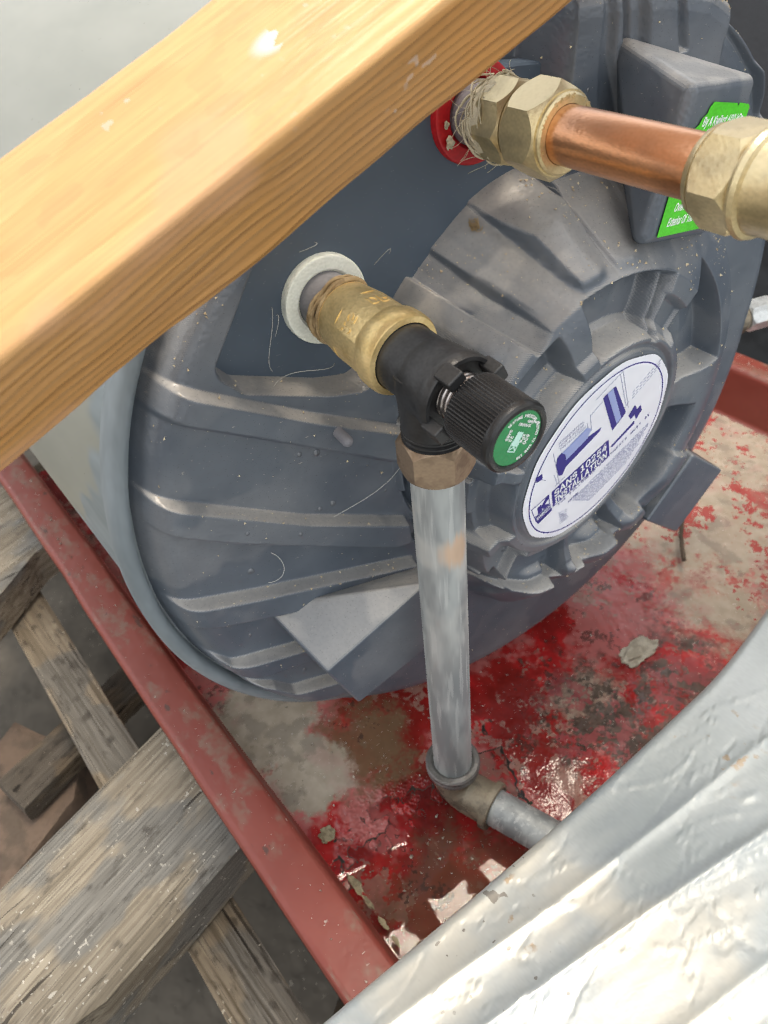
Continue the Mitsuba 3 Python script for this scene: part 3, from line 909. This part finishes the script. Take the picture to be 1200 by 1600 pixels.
obj(RV + '__knob__green_disc', at(lathe([(0, .1160), (.0106, .1160), (.0106, .1176), (0, .1177)], 72), VF), 'm_green', 30)
# lettering on the disc, turned about a quarter turn
KW = plane(VO + VD / VL * .11778, None if False else VF[:3, 0], VF[:3, 1], VF[:3, 2])
rot = np.eye(4)
ra = math.radians(-122)
rot[:2, :2] = [[math.cos(ra), -math.sin(ra)], [math.sin(ra), math.cos(ra)]]
kt = [put(word('600', .0017), -.0023, .0040, 0, sx=.9), put(word('kPa', .0015), -.0020, .0020, 0, sx=.9),
      put(word('22', .0014), -.0010, -.0042), put(word('SABS', .0013), -.0030, -.0062, sx=.9)]
kt += arc_text('TESTED TO SANS 198', .0011, .0086, 90, True, .8)
kt += arc_text('MIXTURE PRESSURE', .0011, .0082, 200, True, .8)
kt += [put(word('Opening Pressure', .0010), -.0064, .0004, 90, sx=.6), put(word('1000 kPa CE', .0010), -.0048, -.0035, 90, sx=.8)]
KM = KW @ rot
obj(RV + '__knob__white_lettering', at(cat(kt), KM), 'm_white_ink', False)
bx = poly(mm((-2.6, 1.4), (2.6, 1.4), (2.6, -1.6), (-2.6, -1.6)))
kk_ = [trimesh.creation.extrude_polygon(sg.box(.0010, -.0020, .0052, .0020).difference(sg.box(.0014, -.0016, .0048, .0016)), .0001, engine='earcut'), put(word('K', .0028), .0020, -.0013), bx]
obj(RV + '__knob__mint_emblem', at(cat(kk_), KM), 'm_mint_ink', False)
PX, PY = tee[0], tee[1]
nutf = frame((PX, PY, 0), (0, 0, 1), (0, 1, 0))
zt = tee[2] - .0262
obj(RV + '__union_nut', at(hexnut(.0136, zt - .0170, zt, .0032, bore=.0121, turn=.3), nutf), 'm_bronze', 25)
labels[RV + '__union_nut'] = {'label': 'brown bronze hexagon nut joining the valve to the pipe'}
tag(RV, 'black and brass pressure relief valve with green ended knob on the white collar', 'valve')

# ------------------------------------------------------------------ drain pipe, elbow, outlet pipe
pz = np.linspace(.030, zt - .003, 40)
obj('drain_pipe', tube(np.c_[np.full(40, PX), np.full(40, PY), pz], .0112, 48), 'm_zinc', 50)
tag('drain_pipe', 'dull grey metal pipe standing upright below the relief valve', 'pipe')
el = 'elbow_fitting'
od = np.array([-.30, .954, 0.]); od /= np.linalg.norm(od)
c0 = np.array([PX, PY, .0165])
ep = [c0 + np.array([0, 0, z]) for z in (.024, .018, .013)]
for a in np.linspace(.1, 1.47, 10):
    ep.append(c0 + np.array([0, 0, .013 * (1 - math.sin(a))]) + od * .013 * (1 - math.cos(a)))
ep += [c0 + od * s for s in (.018, .024, .028)]
obj(el + '__bend', tube(np.array(ep), .0126, 40), 'm_dull', 40)
obj(el + '__socket', at(lathe([(.0113, 0), (.0140, 0), (.0152, .0035), (.0158, .0040), (.0160, .0052), (.0155, .0062), (.0160, .0072), (.0161, .0090), (.0152, .0102), (.0128, .0104), (.0113, .0092), (.0113, 0)], 64), frame((PX, PY, .0345), (0, 0, 1), (0, 1, 0))), 'm_socket', 35)
obj(el + '__outlet_bead', at(ring(.0112, .0148, .0045, .0015), frame(c0 + od * .0245, od)), 'm_dull', 35)
tag(el, 'grimy brown elbow at the foot of the upright pipe', 'pipe elbow')
obj('outlet_pipe', tube(np.array([c0 + od * s for s in np.linspace(.022, .16, 12)]), .0110, 40), 'm_zinc', 50)
tag('outlet_pipe', 'short pale grey pipe running from the elbow under the foil', 'pipe')

# ------------------------------------------------------------------ copper outlet line
cc = 'compression_coupling'
obj(cc + '__body', at(hexnut(.0148, .0170, .0325, .003, bore=.0120, turn=.1, n=8), CF), 'm_dusty_brass', 25)
obj(cc + '__nut', at(hexnut(.0152, .0335, .0520, .0045, bore=.0104, turn=.42), CF), 'm_dusty_brass', 25)
obj(cc + '__nut__thrust_face', at(lathe([(.0103, .0515), (.0142, .0515), (.0140, .0532), (.0132, .0540), (.0104, .0536)], 72), CF), 'm_dusty_brass', 35)
# cast lettering round the nose of the nut
lt_ = []
for k, ch in enumerate('22 MM SANS 1067'):
    if ch == ' ':
        continue
    lt_.append(put(meshkit.text_mesh(ch, .0018, .0003, False), 0, 0))
    aa = math.radians(200 - k * 13)
    lt_[-1] = put(lt_[-1], .0119 * math.cos(aa), .0119 * math.sin(aa), math.degrees(aa) - 90)
obj(cc + '__nut__raised_letters', at(cat(lt_), CF @ plane((0, 0, .0539), (1, 0, 0), (0, 1, 0), (0, 0, 1))), 'm_dusty_brass', False)
hp = []
for k in range(60):
    a0 = rng.random() * 6.28
    t = np.linspace(0, rng.uniform(.4, 1.6), 14)
    r = .0136 + .0022 * rng.random() + .0010 * np.sin(t * 5 + k)
    z = .0125 + .0085 * rng.random() + .0035 * np.sin(t * 2.2 + k)
    hp.append(tube(np.c_[r * np.cos(a0 + t), r * np.sin(a0 + t), z], .00016 + .0004 * rng.random(), 5))
for k in range(26):
    a0 = rng.random() * 6.28
    r = np.linspace(.0142, .0142 + rng.uniform(.003, .009), 8)
    z = .018 - np.linspace(0, rng.uniform(.002, .010), 8)
    aa = a0 + .25 * np.sin(np.linspace(0, 2, 8) + k)
    hp.append(tube(np.c_[r * np.cos(aa), r * np.sin(aa), z], .00011, 4))
obj(cc + '__hemp_tuft', at(cat(hp), CF), 'm_hemp_pale', True)
labels[cc + '__hemp_tuft'] = {'label': 'frayed pale hemp fibres'}
obj(cc + '__hemp_wad', at(lathe([(0, .0128), (.0130, .0128), (.0148, .0145), (.0153, .0175), (.0150, .0215), (0, .0215)], 48), CF), 'm_hemp_pale', 40)
tag(cc, 'dusty brass compression coupling beside the red collar', 'pipe fitting')
obj('copper_pipe', at(tube(np.c_[np.zeros(30), np.zeros(30), np.linspace(.030, .130, 30)], .0102, 56), CF), 'm_copper', 50)
tag('copper_pipe', 'short dusty copper pipe between two brass fittings', 'pipe')
ce = 'compression_elbow'
obj(ce + '__nut', at(hexnut(.0143, .1170, .1320, .003, bore=.0104, turn=.05), CF), 'm_dusty_brass', 25)
obj(ce + '__nut__nose', at(lathe([(.0103, .1136), (.0122, .1139), (.0135, .1150), (.0143, .1171), (.0103, .1171)], 72), CF), 'm_dusty_brass', 30)
obj(ce + '__body', at(lathe([(0, .1318), (.0158, .1322), (.0164, .1335), (.0159, .1350), (.0145, .1357), (.0141, .1400), (.0143, .1470), (.0154, .1495), (.0158, .1530), (.0152, .163), (.0148, .200), (0, .200)], 80), CF), 'm_dusty_brass', 35)
tag(ce, 'brass compression fitting at the right edge end of the copper pipe', 'pipe fitting')

# ------------------------------------------------------------------ drip tray
TY0, TY1 = -.75, .46
ny = 120
ys = np.linspace(TY0, TY1, ny)


def strip(profile, wob, seed):
    """sheet metal strip: profile of (x, z) points swept along y, given both faces"""
    p = np.array(profile, float)
    k = len(p)
    w = (meshkit.fbm(np.c_[ys * 6, ys * 0, ys * 0 + seed], 3, seed) - .5) * wob
    v = np.stack([np.repeat(p[None, :, 0], ny, 0) + w[:, None] * np.clip(p[:, 1] / .04, 0, 1), np.repeat(ys[:, None], k, 1), np.repeat(p[None, :, 1], ny, 0) + .4 * w[:, None] * np.clip(p[:, 1] / .04, 0, 1)], -1)
    i, j = np.meshgrid(np.arange(ny - 1), np.arange(k - 1), indexing='ij')
    q = np.stack([i * k + j, (i + 1) * k + j, (i + 1) * k + j + 1, i * k + j + 1], -1).reshape(-1, 4)
    return v.reshape(-1, 3), q


wl = [(.1705, -.03), (.1712, .001), (.1728, .004), (.1755, .020), (.1785, .0405), (.1790, .0425), (.1802, .0440), (.1822, .0449), (.1900, .0452), (.2040, .0450), (.2068, .0444), (.2082, .0420), (.2085, .0340), (.2070, .0335), (.2062, .0415), (.2000, .0435)]
obj('drip_tray__left_wall', strip(wl, .005, 3), 'm_tray', True)
labels['drip_tray__left_wall'] = {'label': 'red painted side with a folded lip and dust on it'}
wr = [(-.368, .0), (-.373, .001), (-.3755, .004), (-.379, .020), (-.383, .041), (-.3845, .0445), (-.388, .0465), (-.392, .047), (-.408, .047), (-.4105, .0455), (-.4110, .035)]
obj('drip_tray__right_wall', strip(wr, .005, 5), 'm_tray', True)
nx, nyf = 280, 330
fx, fy = np.linspace(-.377, .1765, nx), np.linspace(-.45, .46, nyf)
FX, FY = np.meshgrid(fx, fy, indexing='ij')


def floor_z(x, y):
    p = np.stack([x, y, np.zeros_like(x)], -1)
    z = .0026 * (meshkit.fbm(p * 38, 4, 11) - .5) + .0012 * (meshkit.fbm(p * 150, 3, 12) - .5) * (1 - .8 * np.exp(-(((x - .13) / .045) ** 2 + ((y - .135) / .04) ** 2)))
    z = z + .0022 * np.clip(meshkit.fbm(p * 230, 2, 15) - .52, 0, 1) * np.exp(-(((x - .125) / .04) ** 2 + ((y - .066) / .022) ** 2)) * 3
    mort = np.exp(-(((x - .15) / .035) ** 2 + ((y + .03) / .07) ** 2)) + np.exp(-(((x + .25) / .10) ** 2 + ((y - .02) / .10) ** 2))
    dip = np.exp(-(((x - .125) / .060) ** 2 + ((y - .135) / .065) ** 2))
    return z + .0026 * mort - .0034 * dip - .125 * np.clip(y - .07, 0, .2) * sstep(.0, .05, x)


FZ = floor_z(FX, FY)
i, j = np.meshgrid(np.arange(nx - 1), np.arange(nyf - 1), indexing='ij')
q = np.stack([i * nyf + j, (i + 1) * nyf + j, (i + 1) * nyf + j + 1, i * nyf + j + 1], -1).reshape(-1, 4)
obj('drip_tray__floor', (np.stack([FX, FY, FZ], -1).reshape(-1, 3), q), 'm_floor', True)
labels['drip_tray__floor'] = {'label': 'tray bottom with peeling red paint, mortar and grime'}
tag('drip_tray', 'long red painted metal drip tray under the water heater', 'tray')
# puddle: a level sheet of water that ends where the floor rises through it
px_, py_ = np.linspace(.03, .1735, 260), np.linspace(.05, .26, 380)
WX, WY = np.meshgrid(px_, py_, indexing='ij')
WZ = -.0003 - .125 * np.clip(WY - .07, 0, 1) + .00042 * (meshkit.fbm(np.stack([WX * 42, WY * 42, WX * 0], -1), 3, 9) - .5)
i, j = np.meshgrid(np.arange(259), np.arange(379), indexing='ij')
q = np.stack([i * 380 + j, (i + 1) * 380 + j, (i + 1) * 380 + j + 1, i * 380 + j + 1], -1).reshape(-1, 4)
obj('puddle', (np.stack([WX, WY, WZ], -1).reshape(-1, 3), q), 'm_water', True)
labels['puddle'] = {'label': 'shallow puddle of rusty water in the tray corner', 'kind': 'structure'}

# ------------------------------------------------------------------ timbers below the tray


def plank(key, pts, z_top, thick, mat, seed, wear=.0026, bev=.0018, res=.005):
    """rough sawn board: outline in x, y, worn edges"""
    pg = sg.Polygon(pts)
    s = m3.Manifold.extrude(m3.CrossSection([np.array(sg.polygon.orient(pg).exterior.coords)[:-1]]), thick).translate((0, 0, z_top - thick))
    s = s.refine_to_length(res)
    t_ = tm(s)
    v = np.array(t_.vertices)
    d = shapely.distance(pg.exterior, shapely.points(v[:, 0], v[:, 1]))
    zt_ = np.minimum(np.abs(v[:, 2] - z_top), np.abs(v[:, 2] - z_top + thick))
    c = np.array(pg.centroid.coords[0])
    edge = np.exp(-(d / .004)) * np.exp(-(zt_ / .004))
    nn = (meshkit.fbm(v * 55 + seed, 4, seed) - .5)
    inw = np.c_[c[0] - v[:, 0], c[1] - v[:, 1]]
    inw /= np.linalg.norm(inw, axis=1, keepdims=True) + 1e-9
    k = (edge * bev * (.5 + 1.6 * np.abs(nn) * 2) + nn * wear * .5)
    v[:, :2] += inw * k[:, None]
    v[:, 2] += np.where(v[:, 2] > z_top - thick / 2, -1, 1) * edge * bev * .8 + nn * wear * .35
    t_.vertices = v
    return obj(key, t_, mat, 40)


PLK = [(.362, -.051), (.190, -.104), (-.45, -.290), (-.48, -.178), (.10, -.012), (.196, .012), (.308, .042), (.338, .041), (.357, .018), (.366, -.02)]
k = plank('weathered_plank', PLK, -.006, .040, 'm_plank', 3)
tag(k, 'wide weathered grey plank with a worn end passing under the tray', 'plank')
k = plank('weathered_plank', [(.215, -.345), (.275, -.300), (.40, -.27), (.42, -.40), (.20, -.47), (-.3, -.60), (-.32, -.49)], -.006, .038, 'm_plank', 8)
tag(k, 'weathered plank end at the left edge behind the first plank', 'plank')
k = plank('batten', [(.262, -.60), (.226, -.60), (.222, .26), (.261, .26)], -.047, .040, 'm_batten', 5)
tag(k, 'rough sawn batten crossing under the weathered planks', 'timber batten')
k = plank('offcut', [(.42, -.22), (.300, -.30), (.262, -.225), (.285, -.185), (.37, -.14)], -.135, .05, 'm_brick', 6, res=.008)
tag(k, 'brown rubble slab lying below the battens at the left edge', 'rubble')
k = plank('offcut', [(.44, -.09), (.325, -.17), (.30, -.12), (.40, -.03)], -.145, .04, 'm_brick', 16, res=.008)
tag(k, 'dark brown rubble piece below the plank at the lower left', 'rubble')
for kx_, (pts, zt_, lab_) in enumerate([([(.33, -.225), (.10, -.300), (.09, -.265), (.32, -.185)], -.11, 'yellowish wood strip deep below the batten near the tray'),
                                       ([(.24, .115), (.10, .02), (.085, .045), (.225, .145)], -.11, 'brown wood strip deep below the tray at the bottom')]):
    k = plank('wood_strip', pts, zt_, .022, 'm_offcut', 30 + kx_)
    tag(k, lab_, 'wood strip')
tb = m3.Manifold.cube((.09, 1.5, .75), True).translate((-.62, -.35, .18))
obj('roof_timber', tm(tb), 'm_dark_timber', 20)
tag('roof_timber', 'dark roof timber in shadow beyond the right side of the tray', 'timber')

# ------------------------------------------------------------------ pine beam
BL = (-.42, .62)
W1, W2 = .0525, .0341
bu = np.linspace(BL[0], BL[1], 160)
b = .0018
cs = np.array(sg.polygon.orient(sg.box(b, b, W1 - b, W2 - b).buffer(b, quad_segs=5)).exterior.coords)[:-1]
# put extra points along the flats
ring_ = []
for k in range(len(cs)):
    p, qv = cs[k], cs[(k + 1) % len(cs)]
    m_ = max(1, int(np.linalg.norm(qv - p) / .003))
    for s in range(m_):
        ring_.append(p + (qv - p) * s / m_)
ring_ = np.array(ring_)
M = len(ring_)
v = []
for u in bu:
    pp = BEAM_P0 + BEAM_U * u + ring_[:, :1] * BEAM_E1 + ring_[:, 1:] * BEAM_E2
    v.append(pp)
v = np.array(v)
vv = v.reshape(-1, 3)
loc_ = np.c_[np.repeat(bu, M), np.tile(ring_, (len(bu), 1))]
nz = meshkit.fbm(np.c_[loc_[:, 0] * 22, loc_[:, 1] * 60, loc_[:, 2] * 60], 3, 4) - .5
ctr = np.array([W1 / 2, W2 / 2])
dirn = (loc_[:, 1:] - ctr) / np.linalg.norm(loc_[:, 1:] - ctr, axis=1, keepdims=True)
vv = vv + (nz * .0022)[:, None] * (dirn[:, :1] * BEAM_E1 + dirn[:, 1:] * BEAM_E2)
i, j = np.meshgrid(np.arange(len(bu) - 1), np.arange(M), indexing='ij')
q = np.stack([i * M + j, i * M + (j + 1) % M, (i + 1) * M + (j + 1) % M, (i + 1) * M + j], -1).reshape(-1, 4)
bm = trimesh.Trimesh(vv, np.vstack([q[:, [0, 1, 2]], q[:, [0, 2, 3]]]), process=False)
bm.fix_normals()
obj('pine_beam', bm, 'm_beam', 40)
tag('pine_beam', 'pale pine beam crossing in front of the water heater', 'beam')

# ------------------------------------------------------------------ foil faced blanket
nu, nv = 520, 380
us = np.linspace(-.52, .50, nu)
prof = smooth_path([(.195, -.0), (.180, .040), (.166, .080), (.1600, .0955), (.1584, .0990), (.1597, .1010), (.1640, .1020), (.172, .1026), (.19, .1040), (.215, .1065), (.26, .111), (.32, .116), (.40, .118), (.50, .112)], nv)
U, S = np.meshgrid(us, np.arange(nv), indexing='ij')
FYY, FZZ = prof[:, 0][S], prof[:, 1][S]
pp = np.stack([U * 5, FYY * 9, FZZ * 9], -1)
w1 = meshkit.fbm(pp, 3, 21) - .5
w2 = meshkit.fbm(np.stack([U * 16 + FYY * 18, FYY * 46 - U * 5, U * 0], -1), 3, 22)
crease = -np.abs(w2 - .5) * 2
w3 = meshkit.fbm(np.stack([U * 40 - FYY * 30, FYY * 34 + U * 22, U * 0 + 5], -1), 2, 23)
crease2 = -np.abs(w3 - .5) * 2
w4 = meshkit.fbm(np.stack([U * 28 + FYY * 60, FYY * 20 - U * 12, U * 0 + 9], -1), 2, 27)
crease3 = np.exp(-np.abs(w4 - .5) / .006)
w5 = meshkit.fbm(np.stack([U * 10 - FYY * 55, FYY * 30 + U * 30, U * 0 + 3], -1), 2, 29)
crease4 = np.exp(-np.abs(w5 - .5) / .006)
disp = (.0040 * w1 + .0003 * crease + .0006 * crease3 - .0005 * crease4) * (.45 + .55 * sstep(.160, .175, FYY))
tz = np.gradient(prof, axis=0)
tz /= np.linalg.norm(tz, axis=1, keepdims=True)
ny_, nz_ = -tz[:, 1], tz[:, 0]
P = np.stack([U, FYY + disp * ny_[S], FZZ + disp * nz_[S]], -1)
P[..., 1] -= .010 * sstep(-.02, -.14, U)
P[..., 1] += .004 * np.sin(U * 9 + 1) - .10 * np.clip(-U - .12, 0, 1) ** 2
# long fold ridges that run with the roll
for (u0, y0, sl, am) in ((.0, .200, -.10, .0012), (.0, .233, -.16, .0020), (.05, .262, -.13, .0012), (.05, .300, -.2, .0024)):
    d_ = (P[..., 1] - (y0 + sl * (P[..., 0] - u0)) + .012 * (w1 - .0)) / .0035
    P[..., 2] += am * np.exp(-np.abs(d_)) * (FZZ > .1)
i, j = np.meshgrid(np.arange(nu - 1), np.arange(nv - 1), indexing='ij')
q = np.stack([i * nv + j, (i + 1) * nv + j, (i + 1) * nv + j + 1, i * nv + j + 1], -1).reshape(-1, 4)
obj('foil_blanket', (P.reshape(-1, 3), q), 'm_foil', True)
tag('foil_blanket', 'creased silver white foil faced insulation in the lower right corner', 'insulation blanket')

# ------------------------------------------------------------------ debris
st = blob(.0105, 3, 3, .9, (1.5, .8, .30))
st.apply_translation([-.086, .083, .0022])
obj('mortar_lump', st, 'm_stone', 40)
tag('mortar_lump', 'pale mortar lump on the red tray floor near the foil', 'mortar lump')
SILT = [(.161, .048, .0058, 'round mossy tuft on the red floor beside the pale mortar patch'), (.1655, .083, .0050, 'largest yellowish silt flake along the foot of the left tray wall'),
        (.1660, .096, .0034, 'small silt flake below the largest one on the tray wall'), (.1665, .110, .0030, 'narrow silt streak along the tray wall near the puddle'), (.1665, .122, .0026, 'last bit of silt along the tray wall before the foil')]
for k, (x, y, r, lb) in enumerate(SILT):
    s_ = blob(r * .75, 40 + k, 3, .95, (.55, 1.6, .28) if k else (1, 1, .35))
    s_.apply_translation([x, y, .0018])
    kk_ = obj('silt_clump', s_, 'm_moss', 40)
    tag(kk_, lb, 'silt clump', 'silt clumps in the tray corner')
tw = smooth_path([(-.175, .055, .012), (-.205, .030, .013), (-.235, .012, .012), (-.27, -.015, .013)], 24)
obj('twig', tube(tw + .0012 * (rng.random((24, 3)) - .5), np.linspace(.0018, .0011, 24), 7), 'm_twig', True)
tag('twig', 'thin dark twig on the tray floor at the right', 'twig')


def specks(pts, normals, r0, r1, seed):
    rs_ = np.random.default_rng(seed)
    base_v = np.array([[1, 1, 1], [1, -1, -1], [-1, 1, -1], [-1, -1, 1.0]])
    base_f = np.array([[0, 1, 2], [0, 3, 1], [0, 2, 3], [1, 3, 2]])
    vs_, fs_ = [], []
    for k, (p, n_) in enumerate(zip(pts, normals)):
        r = r0 * (r1 / r0) ** (rs_.random() ** 2.2)
        Rm = trimesh.transformations.random_rotation_matrix(rs_.random(3))[:3, :3]
        vs_.append((base_v * rs_.uniform(.4, 1.2, 3)) @ Rm.T * r * .6 + p + n_ * r * .25)
        fs_.append(base_f + 4 * k)
    return np.vstack(vs_), np.vstack(fs_)


# on the cap: along the upward facing ledges and scattered thinly
gy_, gz_ = np.gradient(H_GRID, cx[1] - cx[0])
nrm = np.stack([-gy_, np.ones_like(H_GRID), -gz_], -1)
nrm /= np.linalg.norm(nrm, axis=-1, keepdims=True)
wgt = (np.clip(nrm[..., 2], 0, 1) ** 2 * 1.0 + .02) * (RE < .186) * meshkit.fbm(np.stack([gx * 60, gx * 0, gz * 60], -1), 3, 31) ** 3
wgt = wgt.ravel() / wgt.sum()
idx = rng.choice(len(wgt), 1500, p=wgt)
obj('sawdust', specks(V[idx], nrm.reshape(-1, 3)[idx], .00025, .0011, 1), 'm_sawdust', False)
labels['sawdust'] = {'label': 'pale sawdust flecks scattered over the cap ledges', 'kind': 'stuff'}
# grit on the tray floor, lip and timbers
n_ = 900
gxx, gyy = rng.uniform(-.37, .17, n_), rng.uniform(-.10, .2, n_)
pts = np.c_[gxx, gyy, floor_z(gxx, gyy)]
lx = rng.uniform(.186, .205, 160); ly = rng.uniform(-.4, .2, 160)
pts = np.vstack([pts, np.c_[lx, ly, np.full(160, .0448)]])
ptsp = []
pgp = sg.Polygon(PLK)
while len(ptsp) < 260:
    x, y = rng.uniform(.18, .36), rng.uniform(-.11, .05)
    if pgp.contains(sg.Point(x, y)):
        ptsp.append((x, y, -.0065))
wxx, wyy = rng.uniform(.06, .165, 130), rng.uniform(.075, .165, 130)
pts = np.vstack([pts, ptsp, np.c_[wxx, wyy, -.0002 - .125 * (wyy - .07)]])
obj('grit', specks(pts, np.tile([0, 0, 1.0], (len(pts), 1)), .0003, .0016, 2), 'm_grit', False)
labels['grit'] = {'label': 'loose grit and chips on the tray and planks', 'kind': 'stuff'}
# water drops on the cap and foot
dv, df = [], []
ico = trimesh.creation.icosphere(subdivisions=2, radius=1)
okd = np.argwhere((rr < .175) & (nrm[..., 1] > .8))
for k in range(120):
    a, b_ = okd[rng.integers(len(okd))]
    if gz[a, b_] > .29 and rng.random() < .7:
        continue
    r = .0005 + .0014 * rng.random() ** 3
    nn = nrm[a, b_]
    e1 = np.cross(nn, [0, 0, 1.]); e1 /= np.linalg.norm(e1); e2 = np.cross(nn, e1)
    v_ = np.array(ico.vertices)
    v_ = r * (v_[:, :1] * e1 + v_[:, 1:2] * e2 * 1.15 + v_[:, 2:] * nn * .45) + np.array([gx[a, b_], H_GRID[a, b_], gz[a, b_]])
    df.append(np.array(ico.faces) + 162 * len(dv)); dv.append(v_)
obj('water_drops', (np.vstack(dv), np.vstack(df)), 'm_droplet', True)
labels['water_drops'] = {'label': 'small water drops on the grey cap', 'kind': 'stuff'}
# lint clump caught on the dusty top of the drum, crumbs on the red collar
cl = []
for k in range(26):
    t = np.linspace(0, rng.uniform(1.5, 4.5), 16)
    r = .0008 + .0016 * rng.random()
    ax_ = rng.normal(size=3); ax_ /= np.linalg.norm(ax_)
    m_ = trimesh.geometry.align_vectors([0, 0, 1], ax_)[:3, :3]
    c_ = rng.normal(size=3) * .0009
    cl.append(tube((np.c_[r * np.cos(t), r * np.sin(t), t * .0003]) @ m_.T + c_, .00022, 4))
cl = cat(cl)
cl.apply_translation([.0135, float(cap_y([.0135], [.3255])[0]) + .0006, .3268])
obj('lint_clump', cl, 'm_hemp', True)
tag('lint_clump', 'small brown lint clump on the dusty top of the drum', 'lint')
for k, (u, w, r, lb) in enumerate([(.0150, -.0075, .0019, 'larger pale hemp crumb stuck on the lower rim of the red collar'), (.0165, -.0005, .0011, 'smaller pale crumb on the left of the red collar')]):
    c_ = blob(r, 60 + k, 2, .9, (1, .5, 1.3))
    c_.apply_translation(CO + PN * .0046 + np.array([u, 0, w]))
    kk_ = obj('hemp_crumb', c_, 'm_hemp_pale', 40)
    tag(kk_, lb, 'hemp crumb', 'hemp crumbs on the red collar')
# stray hemp strands near the white collar and on the cap
sts = []
for a in ([(.111, .014, .322), (.116, .020, .316), (.119, .018, .303), (.117, .015, .296)], [(.110, .014, .318), (.113, .022, .321), (.114, .018, .312)], [(.060, .014, .322), (.057, .022, .330), (.055, .018, .326)],
          [(.096, .016, .340), (.092, .022, .343), (.088, .015, .341)], [(.09, .02, .290), (.10, .024, .293), (.112, .016, .292), (.118, .015, .289)],
          [(.075, .050, .262), (.088, .053, .247), (.105, .052, .242), (.12, .050, .240)], [(.150, .046, .236), (.147, .049, .228), (.149, .048, .222), (.155, .047, .222)]):
    sts.append(tube(smooth_path(a, 20), .00011, 5))
obj('hemp_strand', cat(sts), 'm_fibre', True)
labels['hemp_strand'] = {'label': 'fine pale fibres caught round the fittings and cap', 'kind': 'stuff'}
